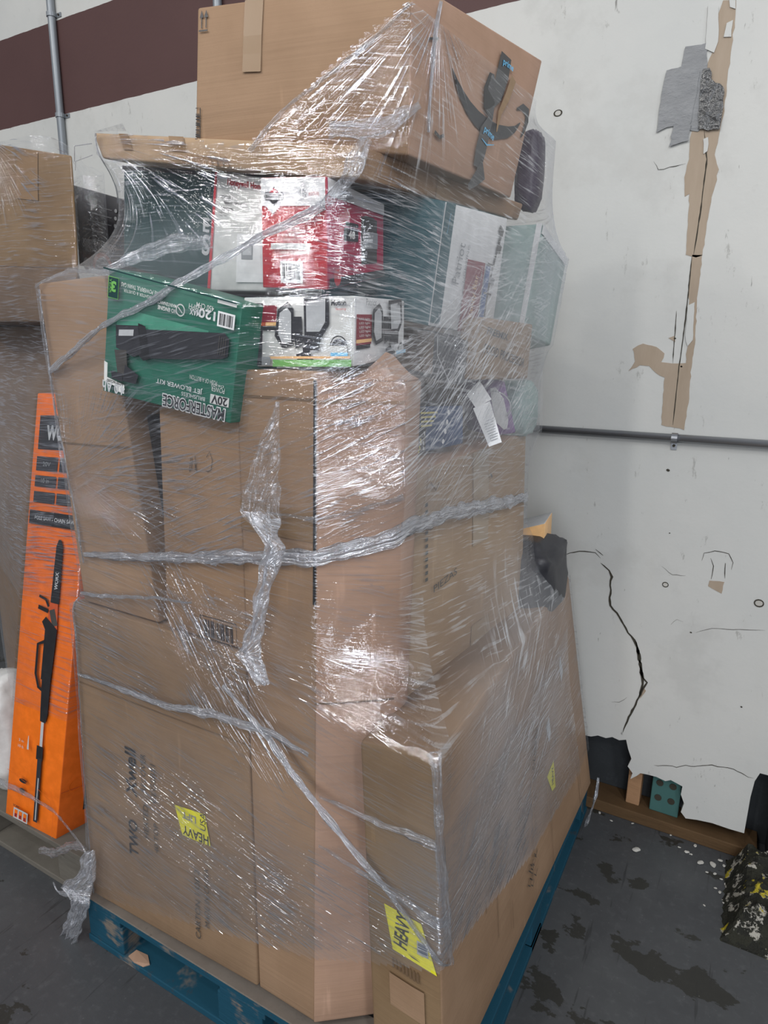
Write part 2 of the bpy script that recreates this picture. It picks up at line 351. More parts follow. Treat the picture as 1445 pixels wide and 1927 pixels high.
BX = {
    'T': [(-0.9092, 0.93, 1.863), (-0.5248, 1, 1.809), (-0.4924, 1.4, 1.823), (-0.8767, 1.33, 1.877), (-0.8911, 0.93, 2.059), (-0.5258, 1, 2.049), (-0.466, 1.47, 2.095), (-0.8313, 1.4, 2.105)],
    'F': [(-1.141, 0.92, 1.857), (-0.5742, 0.94, 1.766), (-0.5073, 1.5, 1.799), (-1.074, 1.48, 1.89), (-1.161, 0.92, 1.904), (-0.5757, 0.94, 1.814), (-0.4974, 1.5, 1.832), (-1.082, 1.48, 1.922)],
    'Gd': [(-1.199, 1, 1.677), (-0.9603, 1, 1.621), (-0.9403, 1.4, 1.621), (-1.179, 1.4, 1.677), (-1.178, 1, 1.867), (-0.9303, 1, 1.83), (-0.9103, 1.4, 1.83), (-1.158, 1.4, 1.867)],
    'Hn': [(-0.933, 0.97, 1.615), (-0.7926, 0.97, 1.61), (-0.7726, 1.27, 1.61), (-0.913, 1.27, 1.615), (-0.9012, 0.97, 1.819), (-0.7868, 0.97, 1.798), (-0.7668, 1.27, 1.798), (-0.8812, 1.27, 1.819)],
    'R': [(-0.7668, 0.93, 1.612), (-0.6314, 0.93, 1.604), (-0.6107, 1.08, 1.64), (-0.746, 1.08, 1.648), (-0.7645, 0.93, 1.787), (-0.633, 0.93, 1.775), (-0.6132, 1.08, 1.761), (-0.7447, 1.08, 1.773)],
    'Pt': [(-0.8206, 1.13, 1.611), (-0.5422, 1.13, 1.556), (-0.5176, 1.4, 1.546), (-0.796, 1.4, 1.601), (-0.7864, 1.13, 1.834), (-0.516, 1.13, 1.767), (-0.4956, 1.4, 1.785), (-0.766, 1.4, 1.852)],
    'G2': [(-0.5673, 1.5, 1.542), (-0.4796, 1.5, 1.56), (-0.4743, 1.72, 1.535), (-0.562, 1.72, 1.517), (-0.5437, 1.5, 1.791), (-0.4515, 1.5, 1.789), (-0.4508, 1.72, 1.745), (-0.5431, 1.72, 1.747)],
    'K': [(-0.7929, 0.9, 1.478), (-0.5615, 0.9, 1.483), (-0.5499, 1.05, 1.503), (-0.7814, 1.05, 1.498), (-0.7832, 0.9, 1.594), (-0.5595, 0.9, 1.591), (-0.5515, 1.05, 1.595), (-0.7752, 1.05, 1.597)],
    'Bl': [(-1.102, 0.85, 1.425), (-0.7792, 0.85, 1.383), (-0.7792, 0.96, 1.383), (-1.102, 0.96, 1.425), (-1.051, 0.845, 1.648), (-0.7391, 0.845, 1.579), (-0.7391, 0.955, 1.579), (-1.051, 0.955, 1.648)],
    'A': [(-0.778, 0.875, 0.15), (-0.628, 0.872, 0.15), (-0.628, 1.172, 0.15), (-0.778, 1.175, 0.15), (-0.785, 0.875, 1.474), (-0.612, 0.872, 1.474), (-0.612, 1.172, 1.474), (-0.785, 1.175, 1.474)],
    'B': [(-0.629, 0.868, 0.15), (-0.516, 0.958, 0.15), (-0.516, 1.018, 0.15), (-0.629, 0.928, 0.15), (-0.61, 0.868, 1.462), (-0.497, 0.958, 1.462), (-0.497, 1.018, 1.462), (-0.61, 0.928, 1.462)],
    'Cc': [(-1, 0.88, 0.945), (-0.787, 0.88, 0.945), (-0.787, 1.28, 0.945), (-1, 1.28, 0.945), (-0.985, 0.88, 1.4), (-0.787, 0.88, 1.4), (-0.787, 1.28, 1.4), (-0.985, 1.28, 1.4)],
    'Dk': [(-1.02, 0.93, 0.95), (-1.002, 0.93, 0.95), (-1.002, 1.23, 0.95), (-1.02, 1.23, 0.95), (-1.08, 0.93, 1.375), (-0.99, 0.93, 1.375), (-0.99, 1.23, 1.375), (-1.08, 1.23, 1.375)],
    'L1': [(-1.329, 0.87, 0.135), (-0.779, 0.87, 0.155), (-0.779, 1.37, 0.155), (-1.329, 1.37, 0.135), (-1.3, 0.875, 0.94), (-0.786, 0.875, 0.94), (-0.786, 1.375, 0.94), (-1.3, 1.375, 0.94)],
    'D': [(-1.27, 0.885, 0.945), (-1.03, 0.885, 0.945), (-1.03, 1.335, 0.945), (-1.27, 1.335, 0.945), (-1.308, 0.875, 1.632), (-1.118, 0.885, 1.642), (-1.118, 1.335, 1.642), (-1.308, 1.325, 1.632)],
    'He': [(-0.49, 0.88, 0.15), (-0.33, 0.86, 0.15), (-0.3, 1.97, 0.15), (-0.6, 1.97, 0.15), (-0.5133, 0.85, 0.8571), (-0.357, 0.825, 0.8952), (-0.43, 1.96, 0.85), (-0.6, 1.96, 0.83)],
    'M': [(-0.6, 1.04, 0.87), (-0.5131, 1.03, 0.8252), (-0.4687, 1.62, 0.7926), (-0.62, 1.62, 0.87), (-0.585, 1.04, 1.302), (-0.5153, 1.03, 1.298), (-0.4924, 1.62, 1.317), (-0.62, 1.62, 1.31)],
    'Fp': [(-0.5336, 1.25, 1.459), (-0.4908, 1.25, 1.457), (-0.4611, 1.5, 1.456), (-0.5039, 1.5, 1.458), (-0.5277, 1.25, 1.575), (-0.4863, 1.25, 1.579), (-0.4573, 1.5, 1.577), (-0.4987, 1.5, 1.573)],
    'Db': [(-0.6312, 1.2, 1.47), (-0.5072, 1.2, 1.448), (-0.5572, 1.45, 1.448), (-0.6812, 1.45, 1.47), (-0.6337, 1.2, 1.561), (-0.5003, 1.2, 1.533), (-0.5503, 1.45, 1.533), (-0.6837, 1.45, 1.561)],
    'Jb': [(-0.5951, 1.12, 1.306), (-0.5107, 1.25, 1.327), (-0.7107, 1.4, 1.327), (-0.7951, 1.27, 1.306), (-0.5977, 1.12, 1.406), (-0.5147, 1.25, 1.406), (-0.7147, 1.4, 1.406), (-0.7977, 1.27, 1.406)],
    'Pb': [(-0.5046, 1.4, 1.328), (-0.4472, 1.4, 1.34), (-0.5472, 1.5, 1.34), (-0.6046, 1.5, 1.328), (-0.5373, 1.4, 1.456), (-0.4813, 1.4, 1.453), (-0.5813, 1.5, 1.453), (-0.6373, 1.5, 1.456)],
    'Rb': [(-0.5414, 1.7, 0.8919), (-0.4441, 1.7, 0.9179), (-0.4641, 1.85, 0.9179), (-0.5614, 1.85, 0.8919), (-0.5428, 1.7, 1.032), (-0.4483, 1.7, 1.068), (-0.4683, 1.85, 1.068), (-0.5628, 1.85, 1.032)],
    'c1': [(-1.29, 1.4, 0.15), (-0.63, 1.4, 0.15), (-0.63, 1.95, 0.15), (-1.29, 1.95, 0.15), (-1.29, 1.4, 0.9), (-0.63, 1.4, 0.9), (-0.63, 1.95, 0.9), (-1.29, 1.95, 0.9)],
    'c2': [(-1.22, 1.36, 0.91), (-0.65, 1.3, 0.91), (-0.65, 1.9, 0.91), (-1.22, 1.96, 0.91), (-1.22, 1.36, 1.44), (-0.65, 1.3, 1.44), (-0.65, 1.9, 1.44), (-1.22, 1.96, 1.44)],
    'c3': [(-1.1, 1.46, 1.45), (-0.84, 1.46, 1.45), (-0.84, 1.86, 1.45), (-1.1, 1.86, 1.45), (-1.1, 1.46, 1.8), (-0.84, 1.46, 1.8), (-0.84, 1.86, 1.8), (-1.1, 1.86, 1.8)],
    'Bg': [(-0.5287, 1.56, 1.828), (-0.4606, 1.56, 1.828), (-0.5106, 1.68, 1.828), (-0.5787, 1.68, 1.828), (-0.5223, 1.56, 2.004), (-0.46, 1.56, 1.972), (-0.51, 1.68, 1.972), (-0.5723, 1.68, 2.004)],
    'Sk': [(-0.4925, 1.72, 0.7664), (-0.3852, 1.72, 0.7587), (-0.4352, 1.86, 0.7587), (-0.5425, 1.86, 0.7664), (-0.5025, 1.72, 0.9091), (-0.4071, 1.72, 0.9389), (-0.4571, 1.86, 0.9389), (-0.5525, 1.86, 0.9091)],
    'Pg': [(-0.5074, 1.58, 1.319), (-0.4536, 1.58, 1.323), (-0.5036, 1.72, 1.323), (-0.5574, 1.72, 1.319), (-0.5166, 1.58, 1.456), (-0.4605, 1.58, 1.451), (-0.5105, 1.72, 1.451), (-0.5666, 1.72, 1.456)],
    'LT': [(-2.036, 1.15, 1.734), (-1.548, 1.15, 1.703), (-1.988, 1.47, 1.703), (-2.476, 1.47, 1.734), (-1.961, 1.15, 2.056), (-1.535, 1.15, 1.966), (-1.975, 1.47, 1.966), (-2.401, 1.47, 2.056)],
    'LM': [(-2.054, 1.14, 1.576), (-1.568, 1.14, 1.572), (-1.988, 1.46, 1.572), (-2.474, 1.46, 1.576), (-2.018, 1.14, 1.732), (-1.535, 1.14, 1.702), (-1.955, 1.46, 1.702), (-2.438, 1.46, 1.732)],
    'LL': [(-2.3, 1.26, 0.137), (-1.6, 1.26, 0.137), (-1.8, 1.71, 0.137), (-2.5, 1.71, 0.137), (-2.3, 1.26, 1.57), (-1.6, 1.26, 1.57), (-1.8, 1.71, 1.57), (-2.5, 1.71, 1.57)],
    'Or': [(-1.81, 0.932, 0.135), (-1.58, 0.94, 0.135), (-1.55, 1.11, 0.135), (-1.78, 1.102, 0.135), (-1.618, 1.05, 1.391), (-1.4, 1.06, 1.4), (-1.37, 1.23, 1.4), (-1.588, 1.22, 1.391)],
    'Ht': [(-2.01, 1.5, 1.775), (-1.818, 1.5, 1.742), (-1.838, 1.8, 1.742), (-2.03, 1.8, 1.775), (-2.002, 1.5, 2.019), (-1.784, 1.5, 1.957), (-1.804, 1.8, 1.957), (-2.022, 1.8, 2.019)]}

SIDE = {'front': (4, 5, 0, 1), 'right': (5, 6, 1, 2), 'back': (6, 7, 2, 3), 'left': (7, 4, 3, 0), 'top': (7, 6, 4, 5), 'bottom': (0, 1, 3, 2)}
def carton(key, name, label, cat, mats, amp=.004, group=None, bevel=.004, seed=None, flaps=True):
    """mats: one material, or a dict side -> material"""
    b = BX[key]; seed = seed if seed is not None else sum(map(ord, key))*.37
    base = (sum(p[0] for p in b[:4])/4, sum(p[1] for p in b[:4])/4, min(p[2] for p in b[:4]))
    t = thing(name, label, cat, base, group)
    bm = bmesh.new(); ms = []
    V_ = [Vector(p) for p in b]; cnt = lambda p, q: max(3, min(24, int((V_[p]-V_[q]).length/.05)))
    nx, ny, nz = cnt(0, 1), cnt(1, 2), cnt(0, 4)
    for sd, (a, b_, c, d) in SIDE.items():
        f = Face(b[a], b[b_], b[c], b[d], amp, seed, 0); nu = nx if sd in ('front', 'back', 'top', 'bottom') else ny; nv = ny if sd in ('top', 'bottom') else nz
        mm = mats if isinstance(mats, str) else mats.get(sd, mats['front'])
        if mm not in ms: ms.append(mm)
        g = [[bm.verts.new(f.at(i/nu, j/nv)) for i in range(nu+1)] for j in range(nv+1)]
        for j in range(nv):
            for i in range(nu):
                q = bm.faces.new((g[j][i], g[j+1][i], g[j+1][i+1], g[j][i+1])); q.material_index = ms.index(mm); q.smooth = True
    bmesh.ops.remove_doubles(bm, verts=bm.verts, dist=.0004)
    me = bpy.data.meshes.new('body'); bm.to_mesh(me); bm.free()
    for x in ms: me.materials.append(M[x])
    o = link('body', me, t); bv = o.modifiers.new('edge', 'BEVEL'); bv.width = bevel; bv.segments = 2; bv.limit_method = 'ANGLE'; bv.angle_limit = R(50)
    bv.harden_normals = False
    t['_seed'] = seed; t['_amp'] = amp
    return t
def face(t, key, side, off=.0016):
    b = BX[key]; a = SIDE[side]; return Face(b[a[0]], b[a[1]], b[a[2]], b[a[3]], t['_amp'], t['_seed'], off)
def flap_seam(t, key, side, v, m='crack_dark'):
    f = face(t, key, side); f.rect(0.01, v, .99, v+.004/f.H, m); return f

# ================================================================== THE SETTING
def struct(o, kind='structure'): o['kind'] = kind; return o
mb = MB(); mb.box(-7, 4, -7, 2.3, -.1, 0, 'floor_concrete'); struct(mb.build('floor'))
# drywall skin with the broken-out lower edge
low = [(-7, .26), (-2, .25), (-.9, .27)] + [(-0.3552, 0.2621), (-0.3307, 0.2641), (-0.309, 0.2752), (-0.283, 0.2738), (-0.2635, 0.2842), (-0.241, 0.2798), (-0.2201, 0.2887), (-0.2102, 0.2566), (-0.1971, 0.2256), (-0.2057, 0.1947), (-0.1886, 0.1749), (-0.1929, 0.1512), (-0.1748, 0.1699), (-0.1646, 0.1836), (-0.1403, 0.1865), (-0.1161, 0.1875), (-0.08822, 0.1821), (-0.07338, 0.1915), (-0.05225, 0.1857), (-0.0377, 0.1815), (-0.03898, 0.1517), (-0.02633, 0.1234), (-0.03187, 0.08961), (-0.01576, 0.07238), (0.01753, 0.08008), (0.05959, 0.08565), (0.1076, 0.08429), (0.1483, 0.08607), (0.1486, 0.1395), (0.1488, 0.2147), (0.1526, 0.2715), (0.1625, 0.3025)] + [(.5, .31), (4, .31)]
prof = low + [(4, 5.6), (-7, 5.6)]
mb = MB(); n = len(prof)
mb.add([(x, 2.06, z) for x, z in prof]+[(x, 2.085, z) for x, z in prof],
       [list(range(n)), [n+i for i in range(n)][::-1]]+[(i, i+n, (i+1) % n+n, (i+1) % n) for i in range(n)], 'wall_paint')
wall = struct(mb.build('wall_back'))
bm = bmesh.new(); bm.from_mesh(wall.data); bmesh.ops.triangulate(bm, faces=[f for f in bm.faces if len(f.verts) > 4]); bmesh.ops.recalc_face_normals(bm, faces=bm.faces); bm.to_mesh(wall.data); bm.free()
mb = MB(); mb.box(-7, 4, 2.16, 2.3, 0, 5.6, 'recess_block'); struct(mb.build('wall_masonry'))
mb = MB(); mb.box(-7, .19, 2.052, 2.16, 0, .040, 'plate_wood'); struct(mb.build('baseboard_back', bevel=.003))
mb = MB()
for x in (-2.9, -2.3, -1.7, -1.1, -.60): mb.box(x, x+.04, 2.088, 2.15, .04, .5, 'stud_wood')
struct(mb.build('trim_1'))
mb = MB(); mb.box(-.203, -.160, 2.09, 2.15, .04, .5, 'stud_wood'); struct(mb.build('trim_2', bevel=.003))
mb = MB(); mb.box(.215, 1.2, 2.02, 2.16, 0, .33, 'recess_block'); struct(mb.build('trim_3', bevel=.01))
mb = MB()
mb.box(-7, 4, -7, -6.9, 0, 1.0, 'wall_paint')
struct(mb.build('wall_front'))

def flatpoly(name, pts, m, y, th=.0015, parent=None, label=None, ridge=0):
    """a thin torn sheet lying on the wall"""
    n = len(pts); mb = MB(); cx = sum(p[0] for p in pts)/n; cz = sum(p[1] for p in pts)/n
    F = [(x, y-th, z) for x, z in pts]; B = [(x, y, z) for x, z in pts]
    mb.add(F+B, [list(range(n)), [n+i for i in range(n)][::-1]]+[(i, i+n, (i+1) % n+n, (i+1) % n) for i in range(n)], m)
    o = mb.build(name, parent, label)
    bm = bmesh.new(); bm.from_mesh(o.data); bmesh.ops.triangulate(bm, faces=[f for f in bm.faces if len(f.verts) > 4]); bmesh.ops.recalc_face_normals(bm, faces=bm.faces); bm.to_mesh(o.data); bm.free()
    return o
def rough_poly(pts, amp=.004, step=.012, seed=0):
    out = []
    for i, a in enumerate(pts):
        b = pts[(i+1) % len(pts)]; L = math.hypot(b[0]-a[0], b[1]-a[1]); k = max(1, int(L/step))
        for j in range(k):
            t = j/k; x = a[0]+(b[0]-a[0])*t; z = a[1]+(b[1]-a[1])*t
            nn = mnoise.noise(Vector((x*60, z*60, seed))); mm = mnoise.noise(Vector((x*60, z*60, seed+9)))
            out.append((x+nn*amp, z+mm*amp))
    return out
Y0 = 2.06
flatpoly('torn_paper', rough_poly([(-0.195, 2.387), (-0.167, 2.382), (-0.1637, 2.346), (-0.1629, 2.294), (-0.1636, 2.252), (-0.163, 2.131), (-0.1677, 2.07), (-0.1719, 2.032), (-0.1582, 1.993), (-0.1655, 1.929), (-0.1704, 1.863), (-0.1711, 1.783), (-0.189, 1.778), (-0.2137, 1.785), (-0.2211, 1.94), (-0.2337, 1.935), (-0.239, 1.982), (-0.2338, 2.027), (-0.2361, 2.091), (-0.2279, 2.215), (-0.2027, 2.283), (-0.2054, 2.355)], .004), 'bare_paper', Y0, .0012, wall)
flatpoly('torn_paper', rough_poly([(-0.1963, 1.784), (-0.1711, 1.783), (-0.1712, 1.673), (-0.1632, 1.56), (-0.1638, 1.473), (-0.1607, 1.399), (-0.1617, 1.311), (-0.2239, 1.319), (-0.2317, 1.456), (-0.2544, 1.467), (-0.275, 1.485), (-0.3003, 1.49), (-0.3309, 1.471), (-0.3159, 1.499), (-0.3271, 1.536), (-0.2991, 1.549), (-0.2624, 1.542), (-0.2391, 1.523), (-0.2419, 1.497), (-0.2009, 1.495), (-0.1802, 1.496), (-0.1834, 1.617), (-0.196, 1.702)], .004, seed=3), 'bare_paper', Y0, .0012, wall)
flatpoly('torn_paper', rough_poly([(-0.2325, 1.565), (-0.2165, 1.571), (-0.2145, 1.554)], .002, seed=4), 'bare_paper', Y0, .0012, wall)
flatpoly('loose_paint', rough_poly([(-0.2305, 2.381), (-0.2056, 2.376), (-0.1954, 2.294), (-0.2049, 2.272), (-0.2237, 2.285)], .003, seed=5), 'wall_paint', Y0-.001, .003, wall)
flatpoly('loose_paint', rough_poly([(-0.1828, 2.385), (-0.1682, 2.382), (-0.1655, 2.361), (-0.1782, 2.368)], .002, seed=5), 'wall_paint', Y0-.001, .003, wall)
flatpoly('loose_paint', rough_poly([(-0.1811, 2.333), (-0.1685, 2.338), (-0.1673, 2.3), (-0.1845, 2.304)], .003, seed=6), 'wall_paint', Y0-.001, .003, wall)
flatpoly('loose_paint', rough_poly([(-0.2031, 2.072), (-0.1922, 2.075), (-0.1893, 2.041), (-0.1988, 2.035)], .002, seed=7), 'wall_paint', Y0-.001, .003, wall)
flatpoly('loose_paint', rough_poly([(-0.1929, 1.652), (-0.1779, 1.662), (-0.1686, 1.56), (-0.1815, 1.542), (-0.1893, 1.574)], .003, seed=8), 'wall_paint', Y0-.001, .003, wall)
def crack(pts, wd, seed=0, amp=.006, parent=wall, name='crack', m='crack_dark'):
    P = []
    for a, b in zip(pts[:-1], pts[1:]):
        L = math.hypot(b[0]-a[0], b[1]-a[1]); k = max(1, int(L/.012))
        for j in range(k):
            t = j/k; x = a[0]+(b[0]-a[0])*t; z = a[1]+(b[1]-a[1])*t
            P.append((x+mnoise.noise(Vector((x*40, z*40, seed)))*amp, z+mnoise.noise(Vector((x*40, z*40, seed+5)))*amp))
    P.append(pts[-1]); L_, R_ = [], []
    for i, p in enumerate(P):
        a, b = P[max(0, i-1)], P[min(len(P)-1, i+1)]; dx, dz = b[0]-a[0], b[1]-a[1]; L = math.hypot(dx, dz) or 1
        w_ = wd*(.5+.9*abs(mnoise.noise(Vector((p[0]*55, p[1]*55, seed+2)))))*(min(1, i/3+.2))*(min(1, (len(P)-1-i)/3+.2))
        L_.append((p[0]-dz/L*w_/2, p[1]+dx/L*w_/2)); R_.append((p[0]+dz/L*w_/2, p[1]-dx/L*w_/2))
    mb = MB(); n = len(P)
    mb.add([(x, Y0-.0014, z) for x, z in L_]+[(x, Y0-.0014, z) for x, z in R_], [(i, i+1, n+i+1, n+i) for i in range(n-1)], m)
    return mb.build(name, parent)
crack([(-0.4744, 0.8795), (-0.4416, 0.8976), (-0.4086, 0.9066), (-0.3753, 0.905), (-0.3575, 0.8904)], .004, 1)
crack([(-0.3759, 0.912), (-0.3503, 0.9004)], .010, 2)
crack([(-0.3562, 0.8765), (-0.3297, 0.8547), (-0.3165, 0.8358), (-0.3187, 0.7909), (-0.312, 0.7383), (-0.2831, 0.7084), (-0.2509, 0.6613), (-0.2254, 0.631), (-0.209, 0.5803), (-0.2006, 0.5457), (-0.181, 0.5103), (-0.19, 0.4743), (-0.2041, 0.423), (-0.22, 0.3704), (-0.2325, 0.3121)], .009, 3)
crack([(-0.2263, 0.6399), (-0.209, 0.5803), (-0.1907, 0.5114), (-0.1959, 0.4538)], .010, 13)
crack([(-0.1283, 0.2262), (-0.03686, 0.2549), (0.03532, 0.2844), (0.09294, 0.292), (0.1486, 0.281)], .003, 4)
crack([(-0.2045, 2.093), (-0.1895, 2.022), (-0.1893, 1.891), (-0.1936, 1.784)], .004, 5, .001)
crack([(-0.1973, 1.782), (-0.1942, 1.617), (-0.1958, 1.486), (-0.194, 1.321)], .004, 6, .001)
crack([(-0.22, 1.639), (-0.2135, 1.495)], .003, 7, .001)
crack([(-0.3223, 2.033), (-0.3064, 2.011), (-0.2794, 2.011), (-0.2405, 2.017)], .002, 8)
crack([(-0.07186, 0.9309), (-0.0678, 0.9561), (-0.04107, 0.967), (-0.003391, 0.9636), (0.01048, 0.9402), (0.007941, 0.9172)], .003, 9, .003)
crack([(-0.04793, 0.9431), (-0.03951, 0.9201), (-0.04011, 0.879)], .004, 10, .003)
crack([(-0.009227, 0.9336), (-0.005002, 0.8888)], .006, 11, .003)
crack([(-0.1349, 0.7148), (-0.1148, 0.7367), (-0.09933, 0.7315)], .002, 12)
crack([(-0.05955, 0.706), (-0.01899, 0.7291), (0.03616, 0.7384), (0.1157, 0.7535)], .0015, 14, .003)
crack([(-0.1773, 0.894), (-0.1451, 0.8728), (-0.1088, 0.8778)], .002, 15, .003)
crack([(-0.279, 0.4104), (-0.2542, 0.4139), (-0.2319, 0.4395)], .002, 19, .003)
flatpoly('plaster_patch', rough_poly([(-0.04386, 0.875), (-0.006311, 0.8771), (-0.007337, 0.8407), (-0.04585, 0.8563)], .002), 'bare_paper', Y0, .001, wall)
flatpoly('plaster_patch', rough_poly([(-0.1919, 0.4924), (-0.1776, 0.4778), (-0.1934, 0.4451)], .002), 'bare_paper', Y0, .001, wall)
def ring_on_wall(x, z, r, name='old_screw_hole', fill='raw_plaster'):
    mb = MB(); k = 14
    for r0, r1, m_, yy in ((r*.72, r, 'crack_dark', .0014), (0, r*.72, fill, .0012)):
        V_ = []; F_ = []
        for i in range(k):
            a = 2*math.pi*i/k; q = 1+.08*math.sin(2*a+x*50)
            V_ += [(x+r1*q*math.cos(a), Y0-yy, z+r1*.8*q*math.sin(a)), (x+r0*math.cos(a), Y0-yy, z+r0*.8*math.sin(a))]
        for i in range(k): j = (i+1) % k; F_.append((2*i, 2*j, 2*j+1, 2*i+1))
        mb.add(V_, F_, m_)
    mb.build(name, wall)
for (x, z), r in zip([(-0.1608, 0.8392), (0.08936, 0.831), (-0.5972, 2.19), (-0.1921, 1.189), (-0.2157, 1.564), (-0.1902, 1.487), (-0.07382, 0.7027), (0.0875, 0.5011), (-0.1668, 1.001)], (.010, .014, .012, .005, .003, .003, .003, .003, .002)):
    ring_on_wall(x, z, r, fill='raw_plaster' if r > .008 else 'crack_dark')

# grey duct tape over the seam, in three pieces
def tape_piece(pts, label, m, y, seed):
    o = flatpoly('duct_tape', rough_poly(pts, .004, .012, seed), m, y, .0012)
    tag(o, label, 'tape', 'duct tape strips patching the drywall seam'); return o
tape_piece([(-0.273, 2.298), (-0.2227, 2.296), (-0.2115, 2.224), (-0.2135, 2.094), (-0.2205, 2.089), (-0.2573, 2.107), (-0.2786, 2.236), (-0.2782, 2.266), (-0.2746, 2.29)], 'wide grey duct tape strip running up the middle of the drywall seam patch', 'duct_tape', Y0-.002, 1)
tape_piece([(-0.3126, 2.25), (-0.274, 2.252), (-0.2301, 2.234), (-0.2337, 2.179), (-0.2403, 2.104), (-0.2829, 2.113), (-0.322, 2.105), (-0.3216, 2.152), (-0.3182, 2.217)], 'crumpled grey duct tape piece at the left of the drywall seam patch', 'duct_tape', Y0-.0036, 2)
tape_piece([(-0.2805, 2.115), (-0.2382, 2.109), (-0.239, 2.071), (-0.2854, 2.064)], 'short grey duct tape end at the bottom of the patch on the wall', 'duct_tape', Y0-.0052, 3)
tape_piece([(-0.2254, 2.236), (-0.208, 2.236), (-0.1999, 2.21), (-0.1698, 2.186), (-0.1645, 2.144), (-0.1674, 2.087), (-0.2188, 2.096), (-0.2244, 2.165)], 'dark glossy duct tape piece at the right of the drywall seam patch', 'duct_tape_dark', Y0-.0066, 4)

# conduits
def pipe(name, a, b, r, m, label, clamps, side=(0, 0, -1)):
    t = thing(name, label, 'pipe', ((a[0]+b[0])/2, a[1], min(a[2], b[2])))
    mb = MB(); mb.tube([a, b], r, m, 16); o = mb.build('tube', t, smooth=True)
    for c in clamps:
        mb = MB(); d = (Vector(b)-Vector(a)).normalized(); c = Vector(c); s = Vector(side)
        mb.tube([c-d*.008, c+d*.008], r*1.25, m, 14); q = c+s*(r*2.2)
        mb.box(min(c.x-.008, q.x-.008), max(c.x+.008, q.x+.008), Y0-.004, Y0-.0005, min(c.z-.008, q.z-.008), max(c.z+.008, q.z+.008), m)
        p = c+s*(r*1.9); mb.tube([(p.x, Y0-.009, p.z), (p.x, Y0-.003, p.z)], .004, 'crack_dark', 8)
        mb.build('clamp', t)
    return t
pipe('wall_conduit', (-2.782, Y0-.0165, .06), (-2.782, Y0-.0165, 5.5), .016, 'conduit_paint', 'grey vertical conduit pipe clamped to the wall across the maroon stripe', [(-2.782, Y0-.0165, 2.87), (-2.782, Y0-.0165, 2.49)], (1, 0, 0))
pipe('wall_conduit', (-1.86, Y0-.0165, .06), (-1.86, Y0-.0165, 5.5), .016, 'conduit_paint', 'vertical conduit pipe whose tip shows above the big top carton', [(-1.86, Y0-.0165, 3.4)], (1, 0, 0))
pipe('wall_conduit', (-1.0, Y0-.0125, 1.283), (3.9, Y0-.0125, 1.295), .012, 'galvanised', 'thin galvanised horizontal conduit along the white wall right of the stack', [(-.184, Y0-.0125, 1.2855)])

# hollow teal block standing in the wall recess
t = thing('perforated_block', 'small teal perforated metal box in the wall recess beside the wood stud', 'box', (-.085, 2.11, .04))
mb = MB(); mb.box(-.128, -.040, 2.092, 2.15, .0405, .20, 'teal_box'); mb.build('shell', t, bevel=.003)
for x in (-.105, -.065):
    for z in (.150, .095):
        mb = MB(); mb.tube([(x, 2.0895, z), (x, 2.093, z)], .011, 'crack_dark', 12); mb.build('hole', t)

# broken concrete curb with flaking yellow paint
bm = bmesh.new(); n = 40
def hgt(x, y):
    u = min(1, max(0, (x-.115)/.05)); v = min(1, max(0, (y-1.70)/.06)); w_ = min(1, max(0, (2.085-y)/.05))
    return .075*min(u, v)*(.75+.25*w_)*(1+.45*mnoise.noise(Vector((x*14, y*14, 0)))+.25*mnoise.noise(Vector((x*40, y*40, 3))))+.001
g_ = [[bm.verts.new((x, y, hgt(x, y) if 0 < i < n and 0 < j < n else 0)) for i in range(n+1) for x in [.11+.012*mnoise.noise(Vector((j*.5, 1, 1)))*(i == 0)+.5*i/n]] for j in range(n+1) for y in [1.69+.014*mnoise.noise(Vector((j*.4, 0, 2)))+.335*j/n]]
for j in range(n):
    for i in range(n): bm.faces.new((g_[j][i], g_[j][i+1], g_[j+1][i+1], g_[j+1][i]))
bm.faces.new([g_[0][i] for i in range(n, -1, -1)]+[g_[j][0] for j in range(1, n+1)]+[g_[n][i] for i in range(1, n+1)]+[g_[j][n] for j in range(n-1, 0, -1)])
me = bpy.data.meshes.new('curb'); bm.to_mesh(me); bm.free(); me.materials.append(M['rubble'])
tag(link('concrete_curb', me), 'broken concrete curb with flaking yellow and black paint at the wall corner', 'curb')

# plaster crumbs fallen on the floor
def crumb(x, y, s, label, ang):
    bm = bmesh.new(); bmesh.ops.create_icosphere(bm, subdivisions=2, radius=1)
    for v in bm.verts:
        k = 1+.35*mnoise.noise(v.co*1.7+Vector((x*90, y*90, 0))); v.co *= k; v.co.x *= s*1.25; v.co.y *= s*.8; v.co.z = v.co.z*s*.32
        c, q = math.cos(ang), math.sin(ang); v.co.x, v.co.y = v.co.x*c-v.co.y*q, v.co.x*q+v.co.y*c
    mz = min(v.co.z for v in bm.verts)
    me = bpy.data.meshes.new('crumb'); bm.to_mesh(me); bm.free(); me.materials.append(M['raw_plaster'])
    o = link('plaster_chip', me); o.location = (x, y, -mz); return o
fx = [(-0.1382, 1.923), (0.04265, 1.968), (0.00135, 1.995), (0.07602, 1.978), (0.09506, 2.009), (0.1061, 1.991), (0.08379, 1.941), (0.06241, 1.936), (0.02236, 2.039), (-0.02119, 2.006), (-0.05101, 2.051), (0.01381, 1.992), (0.08831, 1.881), (0.1, 1.87), (0.06415, 1.796), (-0.1338, 2.059), (-0.1684, 2.045), (-0.2747, 2.042), (-0.2325, 2.022), (0.1136, 1.912), (0.1318, 2.001), (0.1125, 1.833), (0.1016, 1.928)]
szs = [.011, .009, .007, .010, .006, .005, .005, .004, .006, .004, .004, .004, .004, .005, .003, .004, .004, .005, .004, .005, .006, .004, .004]
tag(crumb(*fx[0], szs[0], '', .8), 'white paint flake lying alone on the dark floor', 'debris')
